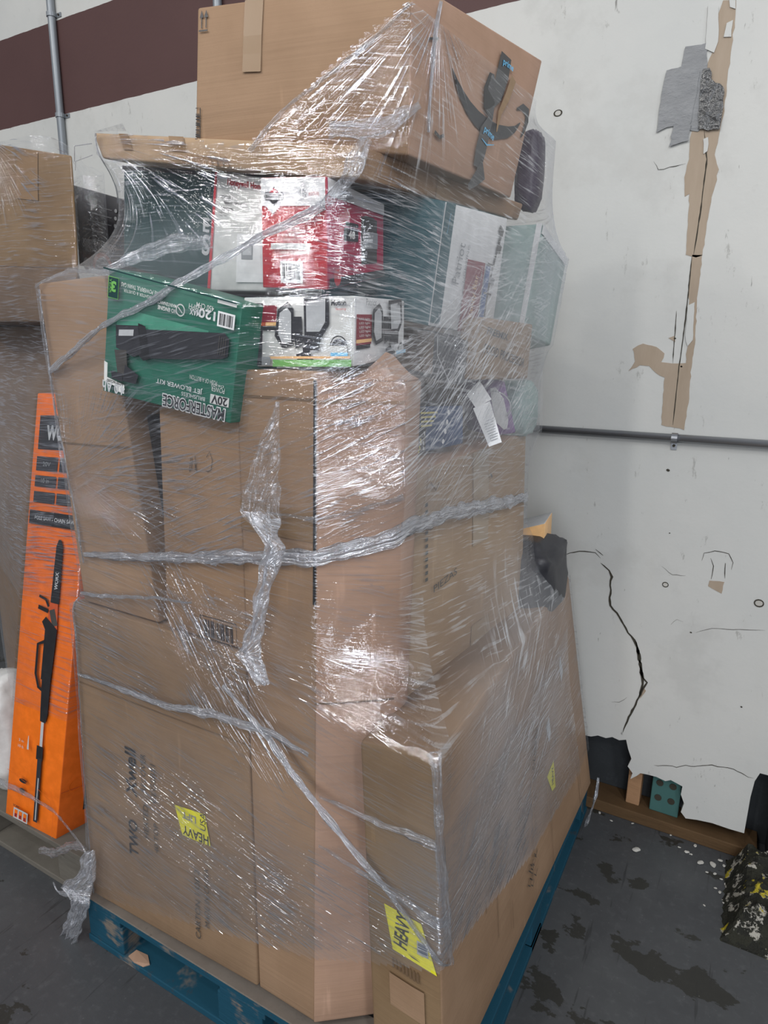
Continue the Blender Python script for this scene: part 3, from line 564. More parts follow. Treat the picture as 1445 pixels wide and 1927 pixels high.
for (x, y), s in list(zip(fx, szs))[1:]:
    tag(crumb(x, y, s, '', random.random()*3), 'pale plaster crumb on the floor near the broken wall corner', 'debris', 'plaster crumbs along the foot of the wall')

# ================================================================== PALLETS
def pallet(x0, x1, y0, y1, m, mtop, label, blue=True):
    t = thing('pallet', label, 'pallet', ((x0+x1)/2, (y0+y1)/2, 0)); W = x1-x0; D = y1-y0
    for k, yy in enumerate((y0, y0+D/2-.045, y1-.09)):
        mb = MB(); mb.box(x0, x1, yy, yy+.09, 0, .018, m); mb.build('bottom_board', t, bevel=.002)
        for xx in (x0+.004, x0+W/2-.06, x1-.134):
            mb = MB(); mb.box(xx, xx+.13, yy+.002, yy+.088, .0185, .100, m); mb.build('block', t, bevel=.003)
    for xx in (x0, x0+W/2-.05, x1-.10):
        mb = MB(); mb.box(xx, xx+.10, y0+.091, y1-.091, .0, .018, m); mb.build('bottom_board', t, bevel=.002)
        mb = MB(); mb.box(xx, xx+.13 if xx < x1-.11 else x1, y0, y1, .1005, .118, m); mb.build('stringer_board', t, bevel=.002)
    ys = [y0, y0+.155]; n = 7; gap = (D-.10*n)/(n-1)
    for k in range(n):
        yy = y0+k*(.10+gap); mb = MB(); mb.box(x0+(.0 if k == 0 else .03), x1-(.0 if k == 0 else .06), yy, yy+.10, .1185, .137, mtop)
        o = mb.build('deck_board', t, bevel=.002)
        if blue:                       # paint survives on the board edges
            f = MB(); f.box(x0, x1, yy-.0006, yy-.0001, .119, .1355, m); f.build('painted_edge', t) if k == 0 else None
    return t
P1 = pallet(-1.335, -.315, .852, 2.03, 'pallet_blue', 'pallet_top', 'blue painted block pallet under the wrapped stack of cartons')
P2 = pallet(-2.50, -1.435, .93, 2.03, 'pallet_grey', 'pallet_grey', 'bare weathered grey wooden pallet under the orange carton', False)
mb = MB(); mb.add([(-1.20+.035*math.cos(a*.6)*(1+.3*math.sin(a*2.1)), .845+.014*math.sin(a*.6), .0188 if False else .019) for a in range(10)], [list(range(10))], 'chip_wood')
mb = MB(); q = [(-1.19, .858), (-1.165, .853), (-1.135, .856), (-1.125, .868), (-1.15, .884), (-1.185, .879)]
mb.add([(x, y, .0205+.002*(i % 2)) for i, (x, y) in enumerate(q)]+[(x, y, .0185) for x, y in q], [list(range(6)), [6+i for i in range(6)][::-1]]+[(i, i+6, (i+1) % 6+6, (i+1) % 6) for i in range(6)], 'kraft_pink')
tag(mb.build('cardboard_scrap'), 'torn scrap of cardboard lying on the bottom board of the blue pallet', 'scrap')

# ================================================================== THE MAIN STACK
# -- big carton on top
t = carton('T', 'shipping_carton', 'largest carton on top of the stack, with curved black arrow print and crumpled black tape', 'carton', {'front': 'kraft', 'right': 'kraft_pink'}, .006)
f = face(t, 'T', 'front')
f.rect(.245, -.0, .335, .50, 'pack_tape'); f.done('packing_tape', t, 'brown packing tape strip')
f = face(t, 'T', 'front')
for u in (.028, .052):
    f.strip([(u, .16), (u, .055)], .0018, 'ink'); f.poly([(u-.010, .085), (u, .030), (u+.010, .085)], 'ink')
f.rect(.016, .175, .062, .187, 'ink'); f.done('arrow_mark', t)
f = face(t, 'T', 'front')
f.strip([(.004, .76), (.028, .755), (.028, 1.0), (.004, 1.0)], .0014, 'ink'); f.bars(.006, .80, .025, .99, 'ink', 14, None, True)
f.done('printed_barcode', t)
f = face(t, 'T', 'right')
f.strip([(0.2606, 0.3799), (0.2957, 0.4457), (0.345, 0.5078), (0.405, 0.5615), (0.4856, 0.6034), (0.578, 0.6266), (0.6814, 0.6272), (0.7912, 0.5905), (0.8622, 0.5444), (0.9062, 0.4843)], [.002, .010, .017, .023, .027, .029, .027, .021, .013, .003], 'ink')
f.strip([(0.8377, 0.4107), (0.8938, 0.3754), (0.9564, 0.3909), (0.9725, 0.4542), (0.9621, 0.5267), (0.943, 0.575)], [.004, .012, .016, .015, .011, .003], 'ink')
f.strip([(.10, .28), (.16, .25)], .004, 'ink_soft'); f.strip([(.17, .80), (.21, .82), (.24, .80)], .006, 'ink_soft')
f.done('arrow_print', t, 'curved black arrow print')
f = face(t, 'T', 'right', .003)
f.strip([(0.6598, 0.1199), (0.65, 0.2444), (0.6314, 0.3761), (0.5854, 0.5)], [.040, .046, .042, .012], 'black_tape')
f.strip([(0.5553, 0.2845), (0.5573, 0.388), (0.5684, 0.4888), (0.5975, 0.5558), (0.5711, 0.6646), (0.563, 0.7919), (0.5605, 0.9002)], [.018, .046, .042, .018, .040, .042, .034], 'black_tape')
f.strip([(0.6235, 0.8925), (0.5758, 0.9678), (0.512, 1.047)], [.044, .030, .012], 'black_tape')
f.text('prime', *[(0.6833, 0.1804)][0], .042, .014, 'sky', 4, .02); f.text('prime', *[(0.6072, 0.6666)][0], .046, .015, 'sky', 10, .02)
f.strip([(0.5466, 0.7154), (0.6033, 0.7396), (0.6722, 0.7175)], [.001, .003, .001], 'sky')
f.done('printed_tape', t, 'crumpled black tape printed with blue lettering')
f = face(t, 'T', 'right', .006); f.strip([(0.7384, 0.2434), (0.7078, 0.3821), (0.6621, 0.5074), (0.6619, 0.6337)], [.022, .020, .014, .004], 'kraft_pale'); f.done('torn_strip', t)

# -- dark purple bag beside it
# -- long flat carton
t = carton('F', 'flat_carton', 'long flat carton lying level under the big top carton', 'carton', {'front': 'kraft_pale', 'right': 'kraft'}, .001)
f = face(t, 'F', 'front'); f.rect(.33, 0, .39, .55, 'pack_tape'); f.done('packing_tape', t); f = face(t, 'F', 'front'); f.rect(.12, .0, .16, .6, 'pack_tape'); f.done('packing_tape', t)
f = face(t, 'F', 'right'); f.rect(.38, 0, .46, 1, 'pack_tape'); f.done('packing_tape', t)
f = face(t, 'F', 'front')
for k in range(9): f.rect(.36+.022*k, .62, .372+.022*k, .95, 'kraft')
f.done('printed_mark', t)

# -- dark green carton
t = carton('Gd', 'dark_green_carton', 'dark green carton at the upper left, beneath the long flat carton', 'carton', 'dark_green', .002)
f = face(t, 'Gd', 'front'); f.text('S', .955, .62, .020, .036, 'light_grey', 0, .03); f.text('E', .95, .45, .016, .024, 'light_grey', 0, .03); f.rect(0, 0, 1, .04, 'ink'); f.done('printed_artwork', t)

# -- thermostat carton
t = carton('Hn', 'thermostat_carton', 'white thermostat carton with a red edge and red lettering', 'carton', 'paper', .001)
f = face(t, 'Hn', 'front')
f.rect(0, 0, .05, 1, 'red')
f.text('Honeywell Home', .62, .085, .090, .014, 'red', 2, .02); f.text('RTH111B', .25, .20, .026, .006, 'ink'); f.text('Non-Programmable', .43, .245, .053, .007, 'ink', 0, .02)
f.text('Thermostat', .30, .29, .031, .006, 'ink', 0, .02); f.text('Single Stage', .22, .325, .020, .004, 'ink_soft'); f.text('1 Heat 1 Cool', .22, .35, .018, .003, 'ink_soft')
f.rect(.52, .50, .98, .92, 'white'); f.rect(.60, .58, .80, .72, 'grey'); f.rect(.62, .60, .78, .68, 'light_grey')
f.done('printed_artwork', t)

# -- red and white engine oil carton
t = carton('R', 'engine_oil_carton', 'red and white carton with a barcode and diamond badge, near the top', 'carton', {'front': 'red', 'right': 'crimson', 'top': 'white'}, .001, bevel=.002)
f = face(t, 'R', 'front')
f.rect(0.01, 0.01, .99, .255, 'white'); f.poly([(.08, .255), (.32, .255), (.20, .33)], 'white')
f.poly([(.06, .17), (.09, .13), (.36, .13), (.39, .17), (.36, .21), (.09, .21)], 'grey'); f.poly([(.225, .085), (.36, .17), (.225, .26), (.09, .17)], 'grey')
f.poly([(.225, .10), (.30, .14), (.15, .14)], 'red'); f.rect(.085, .145, .365, .198, 'light_grey'); f.poly([(.15, .205), (.30, .205), (.225, .245)], 'dark_print')
f.text('BRIGGS & STRATTON', .225, .172, .034, .005, 'ink', 0, .03)
f.text('48', .655, .15, .017, .014, 'light_grey', 0, .04); f.text('18 oz', .70, .15, .008, .012, 'grey'); f.text('BOTTLES', .84, .155, .020, .005, 'red')
for k, (w_, b) in enumerate(((.018, 'SAE 30'), (.030, 'Motor Oil SAE 30'), (.044, 'Huile Moteur pour moteurs'), (.046, 'Aceite para motores'), )): f.text(b, .55, .455+.033*k, w_, .0045, 'paper')
f.rect(.18, .59, .78, .645, 'paper'); f.text('18-30-10-U', .50, .617, .022, .006, 'ink')
f.text('4 STROKE LAWN MOWER ENGINES', .55, .675, .060, .004, 'paper')
f.bars(.33, .75, .67, .95, 'ink', 14, 'paper')
f.done('printed_artwork', t)
f = face(t, 'R', 'right')
f.rect(.01, .01, .99, .16, 'white'); f.strip([(.70, .26), (.70, .80)], .045, 'ink_soft'); f.strip([(.70, .24), (.70, .30)], [.025, .045], 'ink_soft')
f.rect(.55, .42, .86, .62, 'grey'); f.rect(.28, .36, .50, .40, 'dark_print'); f.rect(.25, .42, .50, .55, 'dark_print'); f.text('48', .38, .485, .018, .012, 'paper', 0, .03)
f.rect(.01, .90, .99, .99, 'dark_print'); f.disc(.14, .90, .009, .012, 'red'); f.poly([(.30, .05), (.42, .10), (.30, .15), (.18, .10)], 'grey')
f.done('printed_artwork', t)

# -- light fitting carton, teal with white end
t = carton('Pt', 'light_fixture_carton', 'teal carton with a white end printed with a light bar drawing', 'carton', {'front': 'teal', 'right': 'white', 'top': 'teal'}, .002)
f = face(t, 'Pt', 'right')
f.rect(0, 0, .13, .97, 'teal'); f.text('Patriot Lighting', .07, .16, .036, .004, 'sky', -86)
f.rect(.40, .40, .68, 1.0, 'maroon'); f.rect(.70, .42, .78, .92, 'blue')
f.text('Patriot', .27, .45, .075, .026, 'grey', -86); f.text('LIGHTING', .42, .47, .070, .012, 'grey', -86) if False else None
f.text('LIGHTING', .375, .44, .070, .008, 'grey', -86)
f.text('Vanity Bar', .56, .70, .085, .022, 'peach', -86); f.text('4 Light', .63, .52, .035, .008, 'light_grey', -86)
f.done('printed_artwork', t)
f = face(t, 'Pt', 'right')
f.strip([(.83, .08), (.90, .46), (.93, .74)], .007, 'ink_soft')
f.done('bar_drawing', t) if False else None
f = face(t, 'Pt', 'right')
f.strip([(.90, .13), (.86, .30), (.82, .48), (.80, .66), (.80, .84)], [.012, .008, .005, .007, .006], 'ink_soft')
for v in (.10, .24): f.strip([(.85, v), (.93, v+.03)], .014, 'ink_soft')
for v in (.40, .64): f.strip([(.72, v), (.86, v+.01)], .004, 'ink_soft')
for v in (.52, .88): f.strip([(.78, v), (.88, v+.02)], .012, 'grey')
f.done('light_bar_drawing', t)

# -- pale carton with white edging
t = carton('G2', 'pale_carton', 'pale grey-green carton with white edges at the far right of the stack', 'carton', 'pale_green', .001)
f = face(t, 'G2', 'front'); f.rect(.86, 0, 1.0, 1, 'white'); f.done('edge_strip', t, 'white edge strip')
f = face(t, 'G2', 'right'); f.rect(0, 0, 1, .085, 'white'); f.done('edge_strip', t, 'white edge strip')

# -- motion light carton
t = carton('K', 'motion_light_carton', 'white carton printed with twin head security floodlights and a green stripe', 'carton', {'front': 'paper', 'right': 'white', 'top': 'teal'}, .001, bevel=.002)
def flood(f, cu, cv, s, m='dark_print'):
    W, H = f.W, f.H
    def q(pts, mm): f.poly([(cu+x*s/W, cv+y*s/H) for x, y in pts], mm)
    q([(-.30, -.18), (-.16, -.26), (-.08, -.18), (-.06, .20), (-.22, .24), (-.33, .10)], m); q([(-.27, -.14), (-.17, -.20), (-.11, -.14), (-.10, .16), (-.22, .19), (-.28, .08)], 'light_grey')
    q([(.05, -.30), (.38, -.34), (.40, -.02), (.30, .12), (.08, .10)], m); q([(.09, -.25), (.34, -.29), (.35, -.04), (.28, .06), (.11, .06)], 'light_grey')
    q([(-.08, -.10), (.04, -.10), (.06, .20), (-.04, .24)], m); q([(.04, .10), (.30, .12), (.28, .26), (.12, .26)], m); q([(.06, .22), (.16, .22), (.18, .36), (.08, .36)], m)
    q([(-.02, .30), (.10, .27), (.22, .36), (.20, .54), (.08, .58), (.02, .46)], m)
f = face(t, 'K', 'front')
f.rect(0.003, .09, .20, .98, 'dark_print'); f.rect(.15, .12, .33, .36, 'maroon'); f.rect(.23, .36, .33, .41, 'peach'); f.rect(.15, .36, .23, .41, 'rust'); f.rect(.18, .42, .33, .48, 'dark_print')
flood(f, .54, .42, .15)
f.text('Motion', .88, .10, .028, .009, 'ink', 0, .03); f.text('Security', .90, .19, .020, .005, 'red')
f.disc(.89, .70, .013, .011, 'dark_print'); f.rect(.82, .70, .96, .80, 'paper'); f.ring(.89, .70, .015, .002, 'ink', 0, 180); f.text('LED', .89, .665, .011, .005, 'paper')
f.rect(.83, .80, .97, .87, 'sky'); f.rect(.32, .90, 1, 1.0, 'lime'); f.rect(.29, .85, .99, .885, 'peach'); f.rect(.22, .86, .30, .98, 'grey')
f.done('printed_artwork', t)
f = face(t, 'K', 'right')
f.rect(.02, .26, .30, .70, 'maroon'); f.rect(.02, .62, .30, .67, 'peach'); f.rect(.02, .70, .28, .76, 'dark_print')
for k in range(5): f.text('LED light', .16, .33+.06*k, .030, .004, 'paper')
flood(f, .56, .42, .13); f.text('Patriot', .25, .08, .030, .010, 'grey'); f.text('Motion', .86, .06, .022, .007, 'ink', 0, .03)
f.ring(.86, .86, .010, .003, 'ink', 0, 180); f.rect(.76, .88, .96, .94, 'sky')
f.done('printed_artwork', t)

# -- blower carton, upside down and tilted
t = carton('Bl', 'blower_carton', 'green blower carton standing upside down and tilted, white lettering', 'carton', 'green', .002, bevel=.002)
f = face(t, 'Bl', 'front')
r = 180
f.rect(.18, .28, .80, .46, 'green_glow'); f.rect(.10, .34, .50, .60, 'green_glow')
f.text('MASTERFORCE', .735, .94, .150, .026, 'white', r, .075); f.text('MASTERFORCE', .735, .94, .146, .022, 'ink', r, .02)
f.rect(.855, .785, .985, .865, 'paper'); f.text('20V', .92, .825, .036, .016, 'ink', r, .03)
f.text('JET BLOWER KIT', .625, .785, .112, .011, 'white', r, .01); f.text('BRUSHLESS', .735, .845, .056, .007, 'white', r)
f.text('POWER', .905, .735, .030, .010, 'paper', r); f.text('DRIVE', .90, .70, .028, .004, 'paper', r); f.text('PUSH OF A BUTTON', .80, .685, .062, .008, 'paper', r)
f.text('120', .785, .155, .038, .016, 'white', r, .03); f.text('MAX', .70, .165, .024, .010, 'white', r, .03); f.text('MPH', .69, .125, .022, .009, 'paper', r); f.text('450 CFM', .77, .100, .040, .009, 'paper', r, .01)
f.ring(.60, .175, .0095, .0022, 'paper'); f.strip([(.583, .155), (.617, .195)], .002, 'paper'); f.text('NO ENGINE', .505, .195, .046, .007, 'paper', r, .02); f.text('MAINTENANCE', .50, .155, .046, .006, 'paper', r, .01)
f.text('LIGHTER & QUIETER', .27, .135, .072, .006, 'paper', r); f.text('MORE POWERFUL THAN GAS', .30, .095, .105, .007, 'paper', r, .01)
f.rect(.03, .06, .115, .22, 'dark_green'); f.strip([(.03, .06), (.115, .06), (.115, .22), (.03, .22), (.03, .06)], .0012, 'lime'); f.text('3', .075, .13, .014, .018, 'lime', r, .05); f.text('YEAR', .05, .13, .024, .006, 'lime', 90)
f.bars(.87, .10, .985, .22, 'ink', 16, 'white'); f.rect(.86, .01, .99, .04, 'paper')
# blower picture
f.poly([(.34, .40), (.55, .35), (.93, .26), (.965, .30), (.965, .44), (.93, .47), (.60, .57), (.40, .62), (.345, .58)], 'dark_print')
f.poly([(.30, .36), (.36, .37), (.41, .62), (.36, .65), (.30, .60)], 'ink'); f.poly([(.12, .42), (.30, .38), (.34, .60), (.28, .64), (.13, .60)], 'dark_print')
f.poly([(.15, .45), (.27, .42), (.27, .47), (.15, .50)], 'light_grey')
f.poly([(.12, .62), (.22, .60), (.24, .82), (.16, .84)], 'ink_soft'); f.poly([(.22, .72), (.33, .78), (.31, .86), (.20, .86)], 'dark_print'); f.poly([(.10, .80), (.20, .80), (.20, .87), (.11, .86)], 'dark_print')
for k in range(4): f.rect(.90+.015*k, .29+.002*k, .905+.015*k, .44, 'ink_soft')
# battery note
f.poly([(.045, .73), (.075, .74), (.075, .86), (.225, .89), (.225, .965), (.16, .955), (.155, .92), (.05, .90)], 'paper')
f.text('4.0 Ah', .135, .935, .062, .020, 'light_grey', r, .03); f.text('1 BATTERY INCLUDED', .15, .885, .048, .005, 'ink', r, .01)
f.rect(0, 0, 1, .012, 'dark_green')
f.done('printed_artwork', t)

# -- tall cartons on the front face
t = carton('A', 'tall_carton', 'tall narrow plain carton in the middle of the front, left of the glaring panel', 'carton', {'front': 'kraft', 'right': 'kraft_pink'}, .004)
f = face(t, 'A', 'front'); f.rect(0.0, .175, 1.0, .215, 'pack_tape'); f.done('packing_tape', t)
f = face(t, 'A', 'front'); f.rect(0.02, .032, .98, .035, 'kraft_dark'); f.done('top_flap_crease', t)
f = face(t, 'A', 'front'); f.rect(.965, .01, 1.0, .30, 'ink'); f.done('gap_shade_strip', t)  # dark strip painted on the face for the shade of the gap alongside
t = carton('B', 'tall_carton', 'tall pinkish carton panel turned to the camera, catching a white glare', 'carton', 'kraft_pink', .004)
f = face(t, 'B', 'front'); f.rect(.01, .025, .99, .029, 'kraft'); f.rect(.0, .435, 1, .438, 'kraft_dark'); f.done('crease', t)
mb = MB(); b = [Vector(x) for x in BX['B']]; A_ = b[4]; Bv = b[5]; n = 10
vs_ = []; 
for j in range(5):
    for i in range(n+1):
        u = i/n; h = .045*math.exp(-((u-.62)/.22)**2)*j/4
        p = A_*(1-u)+Bv*u+Vector((0, .012*j+.004*mnoise.noise(Vector((u*6, j, 0))), h+.004*mnoise.noise(Vector((u*9, j*2, 3))))); vs_.append(p)
mb.add(vs_, [(j*(n+1)+i, j*(n+1)+i+1, (j+1)*(n+1)+i+1, (j+1)*(n+1)+i) for j in range(4) for i in range(n)], 'kraft_pink')
o = mb.build('crumpled_flap', t); so = o.modifiers.new('thick', 'SOLIDIFY'); so.thickness = .003

t = carton('Cc', 'carton', 'plain carton below the green blower carton with a handwritten squiggle and barcode', 'carton', 'kraft', .004)
f = face(t, 'Cc', 'front')
f.strip([(.62, .19), (.66, .165), (.69, .20), (.67, .24), (.63, .25), (.61, .245)], .0012, 'ink_soft'); f.strip([(.42, .20), (.40, .26), (.43, .245), (.44, .20)], .0012, 'ink_soft')
f.strip([(.48, .19), (.475, .25), (.50, .22), (.475, .22), (.50, .26)], .0012, 'ink_soft')
f.done('handwriting', t)
f = face(t, 'Cc', 'front')
f.bars(.50, .905, .86, .985, 'ink', 20); f.strip([(.46, .89), (.90, .89), (.90, .995), (.46, .995), (.46, .89)], .0018, 'ink')
f.done('printed_barcode', t)
t = carton('Dk', 'black_box', 'black box in the gap between two brown cartons below the green one', 'box', 'black_plastic', .001)
t = carton('D', 'carton', 'tall brown carton at the left edge of the stack beside the green blower carton', 'carton', 'kraft', .004)
f = face(t, 'D', 'front'); f.rect(.0, .47, 1, .475, 'kraft_dark'); f.done('crease', t)

t = carton('L1', 'carton', 'large bottom left carton with rotated black lettering on the blue pallet', 'carton', 'kraft_brown', .004)
f = face(t, 'L1', 'front')
f.rect(.0, .245, .99, .248, 'kraft_dark')
f.text('Xwell', .335, .475, .125, .036, 'ink', -88, .02); f.text('TWO', .325, .70, .10, .030, 'ink', -88, .02)
f.text('RECOVER', .415, .46, .10, .016, 'ink_soft', -88); f.text('HEATED', .415, .62, .09, .016, 'ink_soft', -88)
f.text('CLGSBS1', .475, .48, .10, .016, 'ink_soft', -88); f.text('40 TOP', .475, .66, .08, .014, 'ink_soft', -88)
f.text('CARTON 1 OF 2', .70, .82, .19, .015, 'ink_soft', -88); f.text('MADE IN CHINA', .755, .78, .16, .014, 'ink_soft', -88); f.text('USA', .755, .53, .045, .016, 'ink_soft', -88)
f.done('printed_lettering', t)
f = face(t, 'L1', 'front', .003)
f.poly([(.60, .515), (.765, .505), (.79, .60), (.635, .605)], 'yellow'); f.text('HEAVY', .71, .585, .075, .024, 'ink', 181, .02); f.text('LIFT', .68, .535, .04, .018, 'grey', 181, .02)
f.done('warning_label', t, 'yellow warning label')
f = face(t, 'L1', 'front'); 
f.done('x', t) if False else None

# -- lower right heavy carton
t = carton('He', 'heavy_carton', 'long carton at the lower right of the pallet with a yellow heavy label', 'carton', {'front': 'kraft_dull', 'right': 'kraft', 'top': 'kraft_brown'}, .003, bevel=.008)
f = face(t, 'He', 'front', .002); f.text('HEAVY', .45, .555, .085, .032, 'ink', -84, .02) if False else None
f.poly([(.28, .445), (.78, .452), (.96, .585), (.38, .575)], 'yellow'); f.text('HEAVY', .52, .50, .078, .030, 'ink', -82, .025); f.bars(.72, .505, .86, .545, 'navy', 7, 'light_grey', True)
for k in range(6): f.strip([(.60+.02*k, .56), (.66+.02*k, .565)], .0008, 'ink_soft')
f.done('warning_label', t, 'yellow heavy warning label')
f = face(t, 'He', 'front')
for k in range(8): f.rect(.36+.05*k, .605, .385+.05*k, .635, 'kraft_dark')
f.rect(.32, .655, .80, .76, 'kraft'); f.done('printed_mark', t)
f = face(t, 'He', 'right', .002)
f.poly([(.60, .60), (.66, .585), (.665, .70), (.635, .69)], 'yellow'); f.text('HEAVY', .645, .635, .05, .018, 'ink', -80, .02); f.done('warning_label', t, 'small yellow warning label')
f = face(t, 'He', 'right')
rr = random.Random(4)
for k in range(16):
    u = .05+.9*rr.random(); v = .45+.4*rr.random(); f.strip([(u, v), (u+.004, v+.1+.2*rr.random())], .0016, 'kraft_dark' if k % 2 else 'kraft_pale')
for k in range(12): u = .42+.05*rr.random(); v = .75+.14*rr.random(); f.strip([(u, v), (u+.012, v+.02), (u+.02, v)], .003, 'ink_soft')
f.text('GLOVES', .50, .40, .10, .02, 'ink_soft', -60)
f.done('scuff_marks', t)
for q_ in ([(.78, .28), (.80, .25), (.815, .33), (.79, .36)], [(.62, .42), (.65, .40), (.655, .47), (.635, .49)]): f = face(t, 'He', 'right'); f.poly(q_, 'light_grey'); f.done('sticker', t)

# -- carton to its upper left, seen end on
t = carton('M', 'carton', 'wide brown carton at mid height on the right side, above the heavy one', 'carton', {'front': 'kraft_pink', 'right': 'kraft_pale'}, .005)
f = face(t, 'M', 'right'); f.rect(.44, .005, .58, .42, 'pack_tape_pale'); f.done('packing_tape', t); f = face(t, 'M', 'right'); f.rect(.455, .80, .62, .995, 'pack_tape_pale'); f.done('packing_tape', t)
f = face(t, 'M', 'right')
for k in range(12): f.rect(.078, .14+.028*k, .095, .155+.028*k, 'ink_soft')
f.text('PIEZAS', .22, .50, .10, .016, 'ink_soft', -8); f.strip([(.10, .06), (.14, .10), (.16, .07)], .005, 'kraft_dark'); f.strip([(.58, .12), (.60, .14)], .006, 'ink_soft')
f.done('printed_mark', t)

t = carton('Fp', 'food_processor_carton', 'small tan carton with black food processor lettering, right of the dark box', 'carton', 'kraft_pale', .001)
f = face(t, 'Fp', 'right'); f.text('FREEMIX', .30, .24, .095, .014, 'ink', 6, .02); f.text('FOOD PROCESSOR', .48, .60, .20, .019, 'ink', 8, .01); f.done('printed_lettering', t)
t = carton('Db', 'dark_grey_box', 'dark grey box wedged between the floodlight carton and food processor carton', 'box', {'front': 'dark_print', 'right': 'grey'}, .002)
f = face(t, 'Db', 'front'); f.rect(0, 0, .55, .9, 'kraft_dark'); f.strip([(.60, .05), (.62, .45), (.86, 1.0)], .002, 'light_grey'); f.done('wrapping', t)
t = carton('Jb', 'blue_package', 'dark blue package with yellow print and white dots, right of the glaring panel', 'package', {'front': 'navy', 'top': 'dark_print'}, .003)
f = face(t, 'Jb', 'front'); f.rect(0, 0.02, .40, .98, 'dark_print')
rr = random.Random(2)
for k in range(26): u = .04+.34*rr.random(); v = .1+.8*rr.random(); f.strip([(u, v), (u+.01, v+.09)], .003, 'gold' if k % 2 else 'light_grey')
for k in range(4): f.rect(.30, .12+.09*k, .55-.03*k, .16+.09*k, 'gold')
for k in range(4): f.disc(.72-.03*k, .15+.22*k, .003, .005, 'white')
f.rect(.42, .02, .99, .98, 'blue') if False else None
f.done('printed_artwork', t)
t = carton('Pb', 'purple_package', 'purple and white package leaning on the wide brown carton', 'package', {'front': 'purple'}, .002)
f = face(t, 'Pb', 'front'); f.strip([(.45, .15), (.55, .35), (.55, .75), (.62, .90)], [.014, .030, .030, .008], 'white'); f.ring(.5, .45, .030, .003, 'light_grey', -60, 100); f.done('printed_artwork', t)
t = carton('Rb', 'small_picture_box', 'small box with orange and grey printing behind the wide carton at right', 'box', {'front': 'light_grey', 'right': 'peach'}, .001)
f = face(t, 'Rb', 'front'); f.poly([(0, .0), (1, 0), (1, .28), (0, .50)], 'peach'); f.poly([(.3, .45), (.8, .3), (.9, .6), (.5, .75)], 'white'); f.poly([(.0, .95), (1, .6), (1, .75), (.2, 1)], 'rust'); f.poly([(0, .6), (.5, .8), (.3, .95), (0, .95)], 'grey'); f.done('printed_artwork', t)
# soft bags that fill gaps
def sack(name, label, c, s, m, seed):
    bm = bmesh.new(); bmesh.ops.create_icosphere(bm, subdivisions=4, radius=1)
    for v in bm.verts:
        n_ = v.co.normalized(); p = Vector([math.copysign(abs(a)**.6, a) for a in n_]); k = 1+.10*mnoise.noise(n_*2.4+Vector((seed, 0, 0)))+.05*mnoise.noise(n_*8+Vector((seed, 0, 0)))
        v.co = Vector((p.x*s[0], p.y*s[1], p.z*s[2]))*k*.8
    z0 = min(v.co.z for v in bm.verts)
    for v in bm.verts: v.co.z -= z0
    for p in bm.faces: p.smooth = True
    me = bpy.data.meshes.new(name); bm.to_mesh(me); bm.free(); me.materials.append(M[m]); o = link(name, me); o.location = c
    return tag(o, label, 'bag')
film_mat('bag_poly', .10, .62, .5, 1, True)
sack('poly_bag', 'pale plastic bag bulging out behind the purple package', (-.525, 1.60, 1.31), (.07, .09, .085), 'pale_green', 1)
sack('dark_sack', 'dark bag squeezed under the small picture box at right', (-.49, 1.72, .80), (.12, .16, .14), 'dark_print', 5)
p_ = [(-0.5201, 1.6, 1.832)][0]; sack('dark_bag', 'dark purple and black bag behind the big top carton under the film', p_, (.036, .05, .105), 'plum', 2)
# shipping papers stuck inside the wrap
f = Face(*[(-0.521, 1.28, 1.426), (-0.5022, 1.3, 1.455), (-0.4995, 1.28, 1.399), (-0.4731, 1.3, 1.417)], 0, 0, 0); f.rect(0, 0, 1, 1, 'white'); 
tag(f.done('paper_slip', None), 'upper blank white paper slip behind the film at right', 'paper')
f = Face(*[(-0.5014, 1.27, 1.399), (-0.4728, 1.29, 1.414), (-0.4586, 1.26, 1.324), (-0.439, 1.28, 1.333)], 0, 0, 0); f.rect(0, 0, 1, 1, 'white')
for k in range(9): f.rect(.25, .40+.06*k, .9-.05*(k % 3), .415+.06*k, 'grey')
tag(f.done('paper_slip', None), 'lower printed white shipping slip behind the film at right', 'paper')
# cartons in the heart of the stack
carton('c1', 'carton', 'large brown carton low in the core of the stack, behind the outer ones', 'carton', 'kraft_dull', .002)
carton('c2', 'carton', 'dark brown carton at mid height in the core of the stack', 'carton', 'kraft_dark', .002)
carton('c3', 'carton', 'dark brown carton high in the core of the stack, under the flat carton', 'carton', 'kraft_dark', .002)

# ================================================================== THE LEFT STACK
t = carton('LT', 'carton', 'top brown carton of the left stack with a tape strip', 'carton', 'kraft_dull', .004)
f = face(t, 'LT', 'front'); f.rect(.50, .02, .70, .42, 'pack_tape'); f.done('packing_tape', t)
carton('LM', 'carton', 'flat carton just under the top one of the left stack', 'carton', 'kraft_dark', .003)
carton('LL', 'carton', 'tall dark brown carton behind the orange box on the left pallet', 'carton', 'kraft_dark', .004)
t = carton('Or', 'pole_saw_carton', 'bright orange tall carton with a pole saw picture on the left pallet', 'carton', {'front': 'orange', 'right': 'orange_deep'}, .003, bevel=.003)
f = face(t, 'Or', 'front')
f.rect(.10, .045, .97, .115, 'ink'); f.text('WORX', .50, .08, .115, .040, 'light_grey', 0, .05)
for i in range(2):
    for j in range(3):
        f.rect(.10+.42*i, .13+.034*j+(.006 if j else 0), .48+.42*i, .160+.034*j, 'dark_print')
f.text('20V', .30, .145, .03, .012, 'grey'); f.text('2 in 1', .72, .145, .04, .012, 'grey'); f.text('10 in', .30, .18, .03, .012, 'grey')
f.rect(.06, .245, .97, .275, 'ink'); f.text('POLE SAW - CHAIN SAW', .52, .26, .160, .011, 'light_grey', 0, .02)
f.strip([(.66, .30), (.66, .315), (.655, .44)], [.010, .026, .034], 'ink'); f.text('WORX', .655, .39, .05, .014, 'light_grey', -90, .03)
